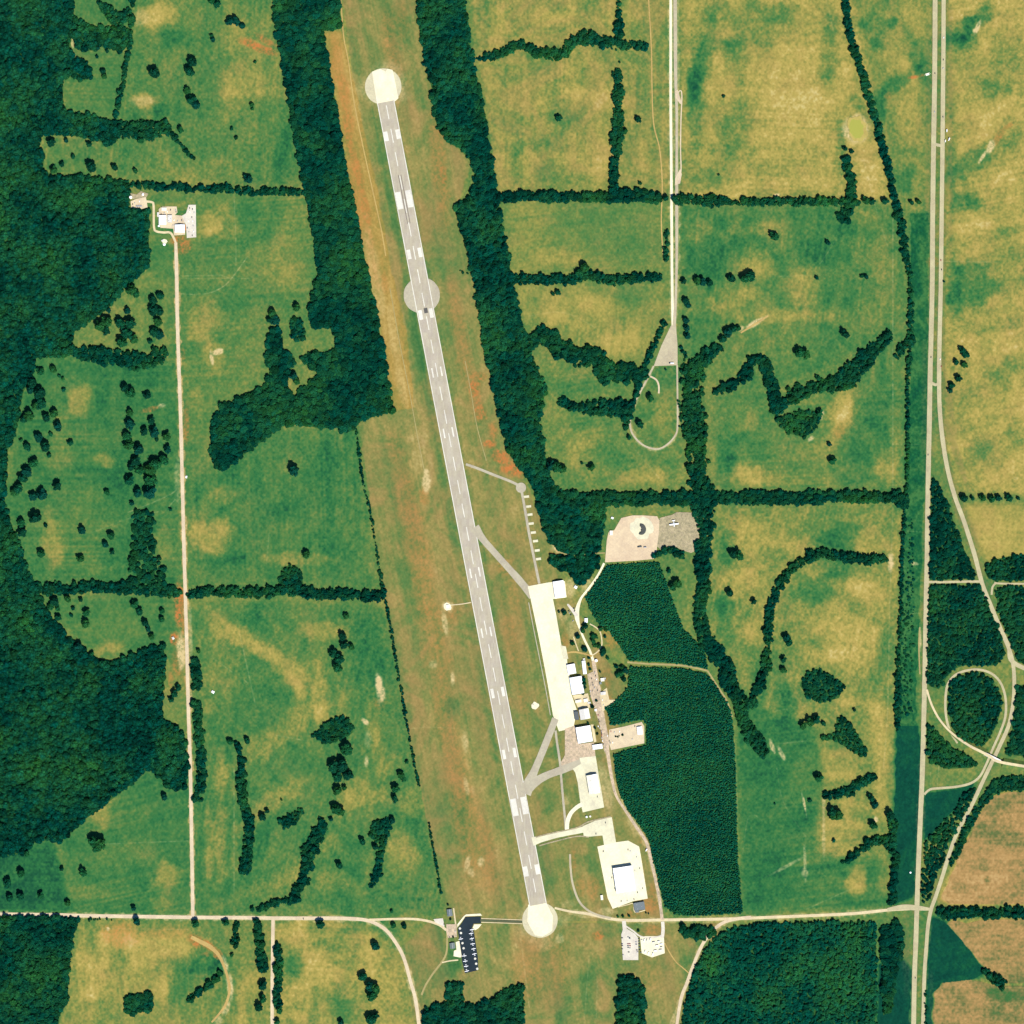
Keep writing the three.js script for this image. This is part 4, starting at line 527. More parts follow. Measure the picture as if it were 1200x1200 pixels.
belt('clipped hedge crescent in front of the small white store', 5, '718,867 724,862.5 731,862 733.5,868', 1, 1.8);
belt('small ditch bushes beside the forest strip', 3, '540,317 551,323', 1, 1.6);
belt('scrubby hedge between loop and old pavement', 6, '799,408 803,420 798,436 806,430', 1.5, 2.6);
belt('scattered trees along the rough loop edge', 6, '796,470 798,490 796,505', 1.4, 2.4);

// single trees: each stands by itself
const TREE_GROUPS = [
  ['round tree in the tan pasture beside the big wood', '182,87,7 226,74,6.5 223,85,6.5 220,107,4.6 225,118,6.5 230,124,6 212,153,4.5 250,47,3.5 248,42,2.5 295,123,3 296,128,2.4 272,151,2.5 277,162,2.8 291,211,6 255,6,4.5 248,2,4 270,26,5.5 277,26,6 284,31,4 299,73,2.2'],
  ['round tree in the grass tongue cut into the big wood', '61,168,5.5 78,165,3 105,170,4 86,184,3.2 73,193,3.6 63,200,5 108,197,7.5 135,197,4.5 159,201,3.4 165,165,4'],
  ['small tree in the enclosed clearing of the big wood', '126,60,3 114,67,2.4 102,74,2.5 121,84,3.6 123,90,3.6 115,57,3'],
  ['bushy tree on the wood edge below the compound', '155,341,7 160,345,5.5 150,365,4 128,364,3.6 118,382,7 126,378,7 125,388,5.5 142,380,6.5 154,380,7 150,392,7.5 157,398,5.5 144,402,6.5'],
  ['bushy tree in the row beside the cream gravel lane', '188,347,5 180,353,5.5 181,364,7 188,366,5 186,378,5.5 182,390,6 188,393,5.5 176,400,3.2'],
  ['round tree in the dotted pasture close to the big wood', '48,436,5 63,433,4.6 70,441,2.4 74,444,2.5 75,457,2.8 38,449,6 36,458,5 47,461,7 49,474,7 42,476,5 35,488,6.5 29,492,5 55,490,5.5 64,485,5.5 69,500,6.2 60,509,2.8 46,513,5.6 54,524,6.5 58,534,3 83,519,4 33,524,5.2 40,543,6 33,553,6 28,561,6 22,573,6 18,577,5 68,570,5.8 40,582,5.6 50,580,6.5 126,577,3.6 25,516,2.6'],
  ['round tree in the cluster between dotted pasture and gravel lane', '147,455,5.5 154,461,6.5 173,464,4.8 153,484,4.6 153,498,6.6 178,493,5 170,506,5 181,507,6.4 184,515,3 196,512,5.6 150,512,6.5 152,522,7 163,527,6.4 197,527,4.8 183,544,7 193,539,6.5 160,541,6.5 154,548,4.6 164,551,6.6 152,563,6.4 177,552,7.5 178,563,8 176,577,8 162,578,6 155,590,3 200,597,2.4'],
  ['small round tree in the upright half of the dotted pasture', '43,607,7.5 26,613,5.4 27,624,6 54,616,2.8 97,622,4.8 131,628,5 124,638,4.4 132,647,3.4 49,649,5.2 95,655,4.8'],
  ['tree in the curved pasture pocket below the hedge', '80,702,4.5 65,705,5.5 95,703,3 60,711,4 68,713,3.4 86,713,2.8 102,718,4.8 69,724,4 84,721,2.5 101,731,5.2 93,758,6 108,766,3 158,708,5.4 164,717,5 171,730,4.8 174,737,4 178,746,3.8 190,716,3.6 190,726,3.8 191,143,0'],
  ['tree beside the orange earth by the gravel lane', '233,763,3 205,813,4.6 209,806,4 201,820,3.6 191,143,0 192,757,3.6'],
  ['tree in the wide rolling pasture', '359,650,5 406,722,4 402,746,5 404,756,5.4 412,758,4 391,766,5.5 398,772,6.5 396,782,6 407,878,7.5 290,868,4 270,869,4.4 391,898,7 401,897,7.6 408,908,6.4 396,910,6.4 396,926,5.6 404,923,3.6 394,948,6.4 400,951,5.6 388,960,3 470,908,4.4 473,913,3.6 464,924,5.6 463,936,4.8 425,986,4.4 440,992,4 460,961,4 398,1014,4.4 459,1068,2.5 330,937,1.6 477,893,2.5 308,957,5 313,950,3'],
  ['lone round tree in the deep green meadow', '345,552,7'],
  ['tree in the pasture bay beside the broad forest strip', '348,361,4.8 320,368,6 323,376,6 316,375,4 344,441,5.5 348,447,4.5'],
  ['tree in the dark pasture wedge by the lane junction', '110,985,7 119,988,7.5 114,993,6 98,1022,5.2 73,1018,3 193,934,4.4 157,1064,3.4'],
  ['tree at the verge of the white lane', '161,1079,5 230,1082,5 265,1081,4.4 272,1119,2.6 296,1065,3 376,1083,5.2 461,1084,3.5 474,1085,3.6'],
  ['tree standing in the teal crop corner', '25,1023,5 48,1049,4 32,1000,4 80,1058,4 25,1050,5 10,1035,6 12,1052,5'],
  ['tree in the tan pasture inside the road bend', '440,1108,5.6 425,1144,5.6 434,1155,6.4 440,1158,7 436,1166,6.6 435,1194,7 440,1190,5 400,1198,4 308,1154,5.6 308,1170,5 304,1180,5 328,1183,4.8 325,1197,4'],
  ['lone round tree in the brown mottled pasture', '655,139,4.4 748,141,4 750,215,2.5 726,73,1.6'],
  ['bushy tree beside the old road hedge', '780,233,4 685,314,6 679,320,5 648,345,2.8 654,343,3.4'],
  ['lone tree in the large tan pasture', '848,113,2.1 842,205,1.6'],
  ['round tree in the green pasture below the long hedge', '907,278,6 970,285,3.4 957,326,2.8 1010,324,2.6 1015,325,3.2 990,392,5.4 937,414,6.5 944,416,6 924,456,3'],
  ['tree beside the hedge corner of the algae pond', '1014,236,5 1022,237,4 1037,236,4.4 1068,238,3.4 1076,237,3.4 990,175,3.4 998,178,3'],
  ['tree in the short row east of the turning loop', '801,330,4 817,330,5.6 823,331,5 831,332,4.2 857,327,5 873,327,6 879,324,6 804,353,4.6 806,358,4 804,376,4 805,385,4.4 805,394,4.4 853,390,6 847,398,5 859,386,4.4 865,385,3.4'],
  ['tree inside the pale turning loop', '762,467,5 750,498,5.2 737,513,3.2 780,433,1.6'],
  ['tree in the bright meadow by the forest strip', '693,548,4.8 682,543,2 652,548,7 645,546,6 659,550,5'],
  ['tree in the pasture crossed by the curved grove', '827,488,3.4 826,510,4.4 972,521,3.2 975,540,5 960,484,4.6'],
  ['tree in the tan pasture east of the highway', '1127,411,4.5 1131,416,4.6 1120,425,3.5 1130,428,4 1123,444,4.6 1115,452,4 1113,458,3.6 1106,330,1.6'],
  ['tree in the row above the tan hay field', '1129,584,5 1139,584,3 1151,584,4.4 1162,585,4.8 1170,584,4 1182,584,4.8 1193,584,2.4'],
  ['tree in the tan pasture inside the tree arc', '859,650,6 866,651,6 855,695,5 883,705,4 922,748,5.6 924,753,5.4 918,773,4.4 918,785,4.4 1001,832,2.5 941,850,5 949,846,5.6 956,843,5 965,848,3'],
  ['tree in the strip of lawn between plantation and tree belt', '784,669,3 788,688,5 794,684,5.4 792,650,4.4 798,652,4'],
  ['tree in the pasture near the comma shaped grove', '959,911,5.4 949,938,2.5 908,942,1.6 1020,935,4.6 1025,943,4.8 975,951,6 982,955,6.4 976,957,5 1043,955,5.6 1023,967,5 977,985,2.5'],
  ['small lawn tree beside the service road lodges', '661,718,3.4 655,717,2 686,734,3.6 683,739,3.3 677,746,3.4 671,754,3 685,761,3.6 695,745,3.4 698,746,3 695,751,3.4 697,756,3.2 702,757,3.1 707,763,3.8 706,767,2.8 704,737,3 710,738,2.4 709,746,2.2'],
  ['tree in the round lawn clump by the plantation edge', '722,781,2.8 729,782,3.2 733,786,4 727,789,4.4 731,796,3.6 723,791,3'],
  ['small tree squeezed between hangar and parking', '684,796,3 684.5,801,3 685,805,2.6 690,779,2 691.5,784,1.8 694,828,2.4 683,813,1.8 690,771,1.8 703,787,1.7 699,821,1.9 689,847,1.6 697,853,1.8 700,860,1.6 712,771,2.2'],
  ['small round bush beside the lower airfield buildings', '748,1090.5,1.8 724,1074,1.6 730,1073.6,2 737,1073,1.8 525,1060,1.6 528,1077,1.6 531,1098,1.4 757,1069.5,1.2 760,1070.5,1.2'],
];

{ let all = []; for (const [label, spots] of TREE_GROUPS) { const q = P(spots).filter(p => p[2] > 0), mx = q.reduce((a, p) => a + p[0], 0) / q.length, my = q.reduce((a, p) => a + p[1], 0) / q.length, sd = Math.sqrt(q.reduce((a, p) => a + (p[0] - mx) ** 2 + (p[1] - my) ** 2, 0) / q.length);
    for (const [x, y, r] of q) { const dx = x - mx, dy = y - my, ns = dy < -sd * .3 ? 'north' : dy > sd * .3 ? 'south' : '', ew = dx < -sd * .3 ? 'west' : dx > sd * .3 ? 'east' : '', side = q.length < 2 ? '' : (ns && ew ? ns + '-' + ew : ns || ew || 'middle') + ' ';
      const near = q.some(p => p[0] !== x && Math.hypot(p[0] - x, p[1] - y) < (p[2] + r) * 1.05), size = r < 3 ? 'small' : r < 4.6 ? 'medium' : r < 6.2 ? 'large' : 'very large';
      all.push([x, y, r, label, (near ? ' touching its neighbour, ' : ' standing clear, ') + side, size]); } }
  all.sort((a, b) => b[2] - a[2]); const rest = all.slice(300); all = all.slice(0, 300); seed = 4242;
  for (const [x, y, r, label, where, size] of all) { const tone = Math.floor(rnd() * 5), place = label.replace(/^.*?tree(?= )/, ''), text = (size + ' ' + ['green', 'bluish', 'bright', 'dark', 'yellowish'][tone] + ' tree' + where + 'end' + place).replace('middle end', 'middle').replace('standing clear, end', 'standing clear').split(' ').slice(0, 16).join(' ');
    const t = new THREE.Group(); t.name = numbered('tree'); scene.add(t); tag(t, text, 'tree', text.replace('tree', 'trees').slice(0, 100));
    t.position.set(X(x), 0, X(y)); t.rotation.y = rr(0, 6.28); const h = Math.max(5, Math.min(20, r * S * rr(1.0, 1.25))) / 1.0; t.scale.set(r * S * rr(.9, 1.1), h * .95, r * S * rr(.9, 1.1));
    mesh('trunk', TRUNK, barkMat, t); mesh('crown', CROWNS[Math.floor(rnd() * 4)], leafTints[tone], t);
  }
  scatter('shrubbery', 'scattered small bushes across the pastures and verges', rest.map(([x, y, r]) => [x, y, r, 1]), CROWNS[1], 'bushes');
}

// ---------------------------------------------------------------- buildings
const std = (c, o = {}) => new THREE.MeshStandardMaterial({ color: c, roughness: .7, ...o });
const B = {
  white: std(new THREE.Color(.8, .81, .82), { roughness: .5, metalness: 0 }), cream: std(new THREE.Color(.7, .66, .52)), wall: std(new THREE.Color(.62, .6, .55)), darkroof: std(new THREE.Color(.06, .075, .08)), greyroof: std(new THREE.Color(.1, .125, .135)), greenroof: std(new THREE.Color(.1, .13, .12)),
  tin: std(new THREE.Color(.52, .5, .46)), door: std(new THREE.Color(.3, .33, .36)), glass: std(new THREE.Color(.05, .07, .09), { roughness: .15 }), metal: std(new THREE.Color(.45, .46, .47), { roughness: .45 }), steel: std(new THREE.Color(.3, .3, .31)),
};
const box = (w, h, d, x = 0, y = 0, z = 0) => { const g = new THREE.BoxGeometry(w, h, d); g.translate(x, y + h / 2, z); return g; };
// a building w wide (x), l long (z), eaves h; everything in metres inside, survey units outside; z of the group points along its length
function building(name, label, cx, cy, w, l, deg, h, roof, roofMat, { wallMat = B.wall, door = true, vents = 0, alt = null, category = 'building' } = {}) {
  const o = new THREE.Group(); o.name = numbered(name); scene.add(o); tag(o, label, category); o.position.set(X(cx), 0, X(cy)); o.rotation.y = -deg * Math.PI / 180; w *= S; l *= S;
  mesh('wall', box(w - .5, h, l - .5), wallMat, o);
  const rise = roof === 'gable' ? w * .13 : roof === 'arch' ? w * .16 : .5;
  if (roof === 'gable') {
    const slope = Math.hypot(w / 2 + .3, rise), a = Math.atan2(rise, w / 2 + .3);
    for (const s of [-1, 1]) { const g = new THREE.BoxGeometry(slope, .16, l + .4); g.rotateZ(-s * a); g.translate(s * (w / 4 + .1), h + rise / 2 + .09, 0); const r = mesh('roof', g, s < 0 && alt ? alt : roofMat, o); const n = Math.max(3, Math.round(l / 5)); for (let i = 1; i < n; i++) { const q = new THREE.BoxGeometry(slope, .07, .12); q.rotateZ(-s * a); q.translate(s * (w / 4 + .1), h + rise / 2 + .2, (i / n - .5) * l); mesh('roof_seam', q, roofMat, r); } }
    mesh('ridge_cap', box(.5, .12, l + .42, 0, h + rise + .14, 0), B.metal, o);
    const sh = new THREE.Shape([new THREE.Vector2(-w / 2 + .25, 0), new THREE.Vector2(w / 2 - .25, 0), new THREE.Vector2(0, rise - .06)]);
    for (const s of [-1, 1]) { const g = new THREE.ExtrudeGeometry(sh, { depth: .2, bevelEnabled: false }); g.translate(0, h, s > 0 ? l / 2 - .46 : -l / 2 + .26); mesh('gable_wall', g, wallMat, o); }
  } else if (roof === 'arch') {
    const pts = []; const n = 18; for (let i = 0; i <= n; i++) { const a = Math.PI * i / n; pts.push(new THREE.Vector2(-Math.cos(a) * (w / 2 + .2), Math.sin(a) * rise)); }
    const g = new THREE.ExtrudeGeometry(new THREE.Shape(pts), { depth: l + .4, bevelEnabled: false }); g.translate(0, h, -l / 2 - .2); const r = mesh('roof', g, roofMat, o);
    for (let i = 1; i < 6; i++) { const rib = new THREE.ExtrudeGeometry(new THREE.Shape(pts.map(p => new THREE.Vector2(p.x * 1.004, p.y * 1.03))), { depth: .2, bevelEnabled: false }); rib.translate(0, h, (i / 6 - .5) * l); mesh('roof_rib', rib, roofMat, r); }
  } else {
    mesh('roof', box(w, .3, l, 0, h, 0), roofMat, o);
    for (const s of [-1, 1]) { mesh('parapet', box(.3, .5, l, s * (w / 2 - .15), h + .3, 0), roofMat, o); mesh('parapet', box(w - .6, .5, .3, 0, h + .3, s * (l / 2 - .15)), roofMat, o); }
  }
  for (let i = 0; i < vents; i++) { const v = mesh('roof_vent', box(1.3, .9, 1.3, (i % 2 ? .22 : -.22) * w, h + (roof === 'gable' ? rise * .55 : .3), ((i + .5) / vents - .5) * l * .8), B.metal, o); mesh('vent_cap', box(1.7, .15, 1.7, (i % 2 ? .22 : -.22) * w, h + (roof === 'gable' ? rise * .55 : .3) + .9, ((i + .5) / vents - .5) * l * .8), B.steel, v); }
  if (door) { const big = w > 14 ? .7 : .3, dh = Math.min(h - .6, w > 14 ? h * .8 : 2.4); for (let i = 0; i < (w > 14 ? 4 : 1); i++) { const n = w > 14 ? 4 : 1, dw = w * big / n; mesh('door', box(dw - .1, dh, .14, -w * big / 2 + dw * (i + .5), 0, l / 2 - .2), B.door, o); }
    for (let i = 0; i < 3; i++) mesh('window', box(.14, 1.1, 1.6, w / 2 - .22, Math.min(1.2, h - 1.6), (i - 1) * l * .28), B.glass, o); }
  return o;
}
const T10 = -10.5;
building('hangar', 'white gabled hangar at the upper corner of the big apron', 655.3, 690.5, 12.4, 19.5, T10 + 2, 6.5, 'gable', B.white, { vents: 2, category: 'hangar' });
building('hangar', 'small square white hangar facing the big apron', 669.6, 784, 9.6, 11.5, T10, 6, 'flat', B.white, { vents: 2, category: 'hangar' });
building('hangar', 'white round roofed hangar facing the big apron', 675.8, 803, 14.6, 20, T10 + 1, 5.5, 'arch', B.white, { category: 'hangar' });
building('office_building', 'narrow white office behind the square hangar', 684.6, 782, 3.9, 15.5, T10 + 4, 4, 'gable', B.white);
building('store_building', 'small pale store behind the round roofed hangar', 686.5, 820.8, 5, 4.2, T10, 3.5, 'flat', B.cream);
building('hangar', 'cream roofed square hangar with a dark lean-to', 685, 836.5, 11.4, 12, T10, 9, 'gable', B.cream, { alt: B.tin, category: 'hangar' });
building('lean_to', 'dark roofed lean-to against the cream hangar', 675.6, 838.6, 5, 10, T10 + 2, 6, 'flat', B.darkroof, { door: false, category: 'shed' });
building('hangar', 'large square white hangar above the pinkish apron', 684.6, 860.4, 17.4, 19, T10 + 1, 9.5, 'flat', B.white, { vents: 4, category: 'hangar' });
building('store_building', 'short white hall beside the pinkish apron', 700.2, 875, 11.6, 5.6, -8, 4.5, 'flat', B.white, { vents: 2 });
building('store_building', 'small white store in the plantation notch', 749.6, 856, 5.8, 9, -7, 4.5, 'gable', B.white);
building('hangar', 'long hangar with one cream and one white roof slope', 695, 918.5, 12.5, 22, T10 + 1, 8, 'gable', B.white, { alt: B.cream, vents: 2, category: 'hangar' });
building('hangar', 'biggest white hangar in the middle of the lower apron', 731.4, 1030, 22.6, 29.5, -8.6, 11, 'flat', B.white, { vents: 6, category: 'hangar' });
building('terminal_building', 'slate grey roofed building below the biggest hangar', 749.2, 1061.8, 12.6, 9.4, -9, 5, 'flat', B.greyroof, { vents: 3 });
building('terminal_annex', 'small slate roofed wing on the slate roofed building front', 746.6, 1067.6, 4, 3, -9, 4.4, 'flat', B.greyroof, { door: false });
building('tank_shed', 'small cream shed beside the lower apron edge', 705.2, 1051.6, 2.6, 5.6, -6, 3.5, 'gable', B.cream);
building('office_building', 'dark slate roofed office above the dark ramp', 527, 1069.3, 6, 8, -6, 4, 'gable', B.greyroof);
building('office_building', 'dark green roofed hut beside the ramp edge', 530.2, 1108, 6, 6.6, -8, 3.8, 'gable', B.greenroof);
building('yard_office', 'small cream roofed hut by the gravel yard gate', 716.3, 624.6, 3.8, 5.6, 0, 3.5, 'flat', B.cream);
building('shed', 'tiny white shed in the bushes above the gravel yard', 717.5, 607, 2.6, 2, 20, 2.6, 'gable', B.white);
building('lodge', 'tiny white lodge under the trees by the fork', 674.6, 688, 3.2, 3, 30, 3, 'gable', B.white);
building('lodge', 'tiny white hut in the wood above the lodge', 675.2, 677.5, 1.7, 1.8, 10, 2.6, 'gable', B.white);
building('lodge', 'small white lodge beside the lawn trees', 686.8, 727, 3.4, 5, 0, 3.2, 'gable', B.white);
building('clubhouse', 'pale flat hut beside the pink parking area', 706, 796.5, 4.4, 4, -8, 3.2, 'flat', B.cream);
building('clubhouse', 'long pale hut at the lower pink parking area', 706.8, 812.4, 6, 3.4, -8, 3.2, 'gable', B.tin);
building('compound_hall', 'white roofed square hall of the compound', 190.8, 258, 8.6, 11, 0, 5, 'flat', B.white, { vents: 3 });
building('compound_hall', 'pale roofed plant building beside the square hall', 199.2, 256.6, 5.4, 8.6, 0, 4.4, 'flat', B.tin, { vents: 3 });
building('compound_hall', 'white roofed shed beside the compound car park', 211, 268, 11.6, 9, 0, 5.5, 'gable', B.white);
building('compound_hall', 'pale roofed hut at the top of the compound', 192.5, 245.4, 6, 4, 0, 3.6, 'flat', B.cream);
building('beacon_hut', 'white beacon hut on the gravel pad beside the runway', 524.6, 710.4, 2.6, 3, 6, 3, 'flat', B.white, { category: 'hut' });
building('farm_shed', 'white tin shed in the meadow beside the lane trees', 249.6, 810.8, 3.2, 2.6, 30, 3, 'gable', B.white);
building('farm_shed', 'small pale shed in the wood clearing', 178.4, 788, 2, 2.4, 10, 2.6, 'gable', B.white);
building('farm_shed', 'tiny white shed beside the gravel lane bend', 218.4, 559, 1.8, 2.6, 10, 2.6, 'gable', B.white);
building('farm_shed', 'small tin shed on the orange earth by the lane', 203, 747.8, 3, 2.4, 60, 2.8, 'gable', B.tin);

building('shed', 'pale container store beside the small pale store', 690.4, 823.6, 3.6, 2, -10, 2.6, 'flat', B.tin, { door: false });
building('shed', 'tin roofed open shed between round hangar and cream hangar', 677.6, 821.6, 7, 3, -10, 3.4, 'gable', B.cream, { door: false });
building('shed', 'small grey shed behind the narrow office', 684.4, 772.4, 2.6, 2, -8, 2.6, 'flat', B.tin, { door: false });
building('shed', 'little white kiosk beside the plantation notch road', 698, 832, 2.2, 2.4, -8, 2.6, 'gable', B.white, { door: false });
building('shed', 'small dark roofed hut near the round lawn clump', 703.6, 800.6, 3, 2.4, -8, 2.8, 'gable', B.greenroof, { door: false });
building('shed', 'low pale equipment store at the compound yard edge', 185.4, 251.6, 2.2, 5.4, 0, 2.8, 'flat', B.tin, { door: false });
building('shed', 'tiny grey cabin by the compound drive corner', 186.4, 265, 2.2, 2, 0, 2.4, 'flat', B.white, { door: false });
building('shed', 'dark container row above the sandy compound yard', 163, 241.6, 7, 1.6, 0, 2.5, 'flat', B.steel, { door: false });
building('shed', 'small white cabin on the rough compound rubble', 167.6, 228, 2, 2.4, 20, 2.5, 'gable', B.white, { door: false });
building('shed', 'pale tin cabin by the lower tank of the compound', 190.6, 282, 2.6, 1.8, -20, 2.5, 'gable', B.tin, { door: false });
// round tanks
function tank(label, x, y, r, h, m) { const o = new THREE.Group(); o.name = numbered('storage_tank'); scene.add(o); tag(o, label, 'tank'); o.position.set(X(x), 0, X(y)); const R = r * S; const b = new THREE.CylinderGeometry(R, R, h, 28); b.translate(0, h / 2, 0); mesh('shell', b, m, o); const c = new THREE.ConeGeometry(R + .1, R * .25, 28); c.translate(0, h + R * .125, 0); mesh('lid', c, m, o); const rim = new THREE.TorusGeometry(R + .04, .08, 6, 28); rim.rotateX(Math.PI / 2); rim.translate(0, h - .1, 0); mesh('rim', rim, B.metal, o); }
tank('white round tank beside the service road', 698.6, 774, 1.7, 5, B.white);
tank('white round tank beside the sandy yard of the compound', 153.4, 231.4, 1.6, 6, B.white);
tank('small white tank below the compound yard', 192.6, 286.6, 1.5, 3, B.white);
tank('small cream tank between the aprons', 691.6, 956.6, 1.1, 3, B.cream);
tank('small pale tank beside the cream tank', 687.4, 957.2, 1.1, 3.4, B.white);
tank('small white tank by the drainage strip', 1066.8, 1022.4, 1, 3, B.white);

// overpass where the slip road crosses the road below
{ const o = new THREE.Group(); o.name = 'road_bridge'; scene.add(o); tag(o, 'pale concrete overpass carrying the slip road over the road below', 'bridge'); const a = Math.atan2(893.5 - 881, 1175 - 1150), L = 21 * S; o.position.set(X(1162.5), 0, X(887.6)); o.rotation.y = -a;
  mesh('deck', box(L, .9, 8.6, 0, 6.1, 0), B.wall, o);
  for (const s of [-1, 1]) { mesh('parapet', box(L, .9, .35, 0, 7, s * 4.1), B.wall, o); mesh('abutment', box(1.6, 6.1, 9, s * (L / 2 - .8), 0, 0), B.wall, o); mesh('pier', box(1, 6.1, 6, s * 7.5, 0, 0), B.wall, o); }
}

// ---------------------------------------------------------------- aeroplanes
function aeroplane(span) {
  const k = span / 11, o = new THREE.Group(), l = 7.8 * k;
  const prof = [[0, -.5], [.28, -.47], [.52, -.36], [.6, -.15], [.5, .08], [.26, .34], [.1, .5], [0, .505]].map(([r, z]) => new THREE.Vector2(r * k, z * l));
  const f = new THREE.LatheGeometry(prof, 12); f.rotateX(Math.PI / 2); f.translate(0, 1.35 * k, 0); const fu = mesh('fuselage', f, B.white, o);
  const cab = new THREE.SphereGeometry(.5 * k, 12, 8); cab.scale(1, .75, 1.8); cab.translate(0, 1.85 * k, -.12 * l); mesh('canopy', cab, B.glass, fu);
  const wing = (sp, ch, th, y, z, taper) => { const s = new THREE.Shape([new THREE.Vector2(-sp / 2, ch * taper / 2), new THREE.Vector2(0, ch / 2), new THREE.Vector2(sp / 2, ch * taper / 2), new THREE.Vector2(sp / 2, -ch * taper / 2), new THREE.Vector2(0, -ch / 2), new THREE.Vector2(-sp / 2, -ch * taper / 2)]); const g = new THREE.ExtrudeGeometry(s, { depth: th, bevelEnabled: true, bevelSize: .05, bevelThickness: .04, bevelSegments: 1 }); g.rotateX(Math.PI / 2); g.translate(0, y, z); return g; };
  mesh('wing', wing(span, 1.7 * k, .12 * k, 1.95 * k, -.1 * l, .75), B.white, o);
  mesh('tailplane', wing(3.6 * k, 1 * k, .08 * k, 1.55 * k, .46 * l, .7), B.white, o);
  const fin = new THREE.ExtrudeGeometry(new THREE.Shape([new THREE.Vector2(-.7 * k, 0), new THREE.Vector2(.5 * k, 0), new THREE.Vector2(.6 * k, 1.3 * k), new THREE.Vector2(.1 * k, 1.3 * k)]), { depth: .1 * k, bevelEnabled: false }); fin.rotateY(-Math.PI / 2); fin.translate(.05 * k, 1.5 * k, .45 * l); mesh('fin', fin, B.white, o);
  mesh('propeller', box(1.9 * k, .16 * k, .06, 0, 1.27 * k, -.515 * l), B.steel, o);
  for (const [x, z] of [[0, -.38 * l], [-1.1 * k, -.04 * l], [1.1 * k, -.04 * l]]) { const w = new THREE.CylinderGeometry(.24 * k, .24 * k, .18 * k, 12); w.rotateZ(Math.PI / 2); w.translate(x, .24 * k, z); mesh('wheel', w, B.steel, o); const st = box(.09 * k, .9 * k, .09 * k, x * .75, .3 * k, z); mesh('strut', st, B.metal, o); }
  return o;
}
{ const proto = aeroplane(11);
  P('540,1099.8,0 544,1119.6,0 545.2,1125.8,0 546.2,1131.8,0 547,1137.4,0 553.2,1089.6,1 552.2,1094,1 553,1100,1 554,1106.2,1 555,1112,1 556,1118,1').forEach(([x, y, side], i) => { const nth = ['first', 'second', 'third', 'fourth', 'fifth', 'sixth'][side ? i - 5 : i]; const o = proto.clone(); o.name = numbered('aeroplane'); scene.add(o); o.position.set(X(x), TOP, X(y)); o.rotation.y = (side ? 0 : Math.PI) + .17 + rr(-.08, .08);
    tag(o, nth + (side ? ' white aeroplane from the ramp bend in the longer row' : ' white aeroplane from the ramp bend in the shorter row'), 'aeroplane', side ? 'aeroplanes in the longer ramp row' : 'aeroplanes in the shorter ramp row'); });
  const big = aeroplane(24); big.name = numbered('aeroplane'); scene.add(big); big.position.set(X(789.6), TOP, X(613.6)); big.rotation.y = Math.PI + .12; tag(big, 'large white aeroplane standing on the grey rubble yard', 'aeroplane');
}

// ---------------------------------------------------------------- cars, trucks and trailers
const carGeo = (() => {
  const s = new THREE.Shape([[-2.2, .35], [-2.15, .8], [-1.3, .92], [-.7, 1.42], [.9, 1.42], [1.6, .95], [2.2, .85], [2.25, .35]].map(p => new THREE.Vector2(...p)));
  const g = new THREE.ExtrudeGeometry(s, { depth: 1.6, bevelEnabled: true, bevelSize: .08, bevelThickness: .08, bevelSegments: 1 }); g.translate(0, 0, -.8); const parts = [g.toNonIndexed()];
  for (const x of [-1.35, 1.35]) for (const z of [-.75, .75]) { const w = new THREE.CylinderGeometry(.33, .33, .22, 10); w.rotateX(Math.PI / 2); w.translate(x, .33, z); parts.push(w.toNonIndexed()); }
  return mergeGeometries(parts);
})();
const paints = [[.03, .035, .04], [.05, .07, .12], [.25, .03, .03], [.3, .31, .32], [.75, .75, .73], [.08, .1, .09]].map(c => new THREE.MeshPhysicalMaterial({ color: new THREE.Color(...c), roughness: .4, clearcoat: .6 }));
function cars(label, group, spots, deg = 90, y = TOP) { for (const [x, z, c] of P(spots)) { c ??= 0; const word = ['black', 'navy', 'red', 'grey', 'white', 'dark green'][c]; const o = mesh('car', carGeo, paints[c]); o.position.set(X(x), y, X(z)); o.rotation.y = (deg + rr(-6, 6)) * Math.PI / 180; tag(o, word + ' ' + label, 'car', word + ' ' + group); } }
seed = 99;
cars('car parked along the row in the white gravel car park', 'cars in the white gravel car park', '729,1099,0 729,1106,1 729.2,1108,0 729.2,1112,5 730.2,1119,3 736,1098,3 737.6,1098.6,0 738,1100,3 736,1106,2 738,1106,2 736,1108.2,1 738.4,1108.4,2 736.2,1110.2,0 738.4,1111,3 736.8,1115.6,0 745.4,1104,3 745.6,1106.5,1 746.4,1113.4,0 747,1115.6,3 748.6,1100,0 748.8,1103,5 749,1106,0 749.2,1110,1 749.4,1113,0 752,1101,3 751,1116,5', 0);
cars('car parked in the pink gravel area behind the hangars', 'cars behind the hangars', '693.4,795.2,0 694,800,0 695,802.8,1 705,798,3 709.6,796,0 705,812,0 707,811,3 709.4,810.6,5 701.8,843.4,0 702.2,845.6,0 704.6,857,1 705,859.4,0 705.4,861.4,2 705.2,864.6,3 714,868.2,0 715,870.4,1 716,857,2 691.6,810,3 694,809.4,5 691.8,816,5 709,795,4 697,788,3 698,792,0 699,796,4 697,806,3 700,809,0 706,820,4 707,826,3 701,851,4 703,853,3 706,868,4 707,872,0 718,870,4 720,858,3 726,857,4 744,851,0 741,866,3 712,862,4 701,838,2');
cars('car parked beside the forked white road near the lodges', 'cars near the lodges', '666.4,716,0 667.6,718,3 669,720.4,0 672.4,713,1 673.4,716,0 671.6,727.4,3', 40);
cars('car standing on the large white lower apron', 'cars on the lower apron', '707,997.6,0 736,995.6,0 738.6,997.4,3 746,1004.4,3 749.6,1017.6,5 744,1020.4,3 718,1024,3 717,1028.4,0 720.4,1041,5 722,1042.4,0 753.2,1041,0 747,1045.8,0 728,1056,0 735,1055.6,3 743,1053.8,5 753,1056,0');
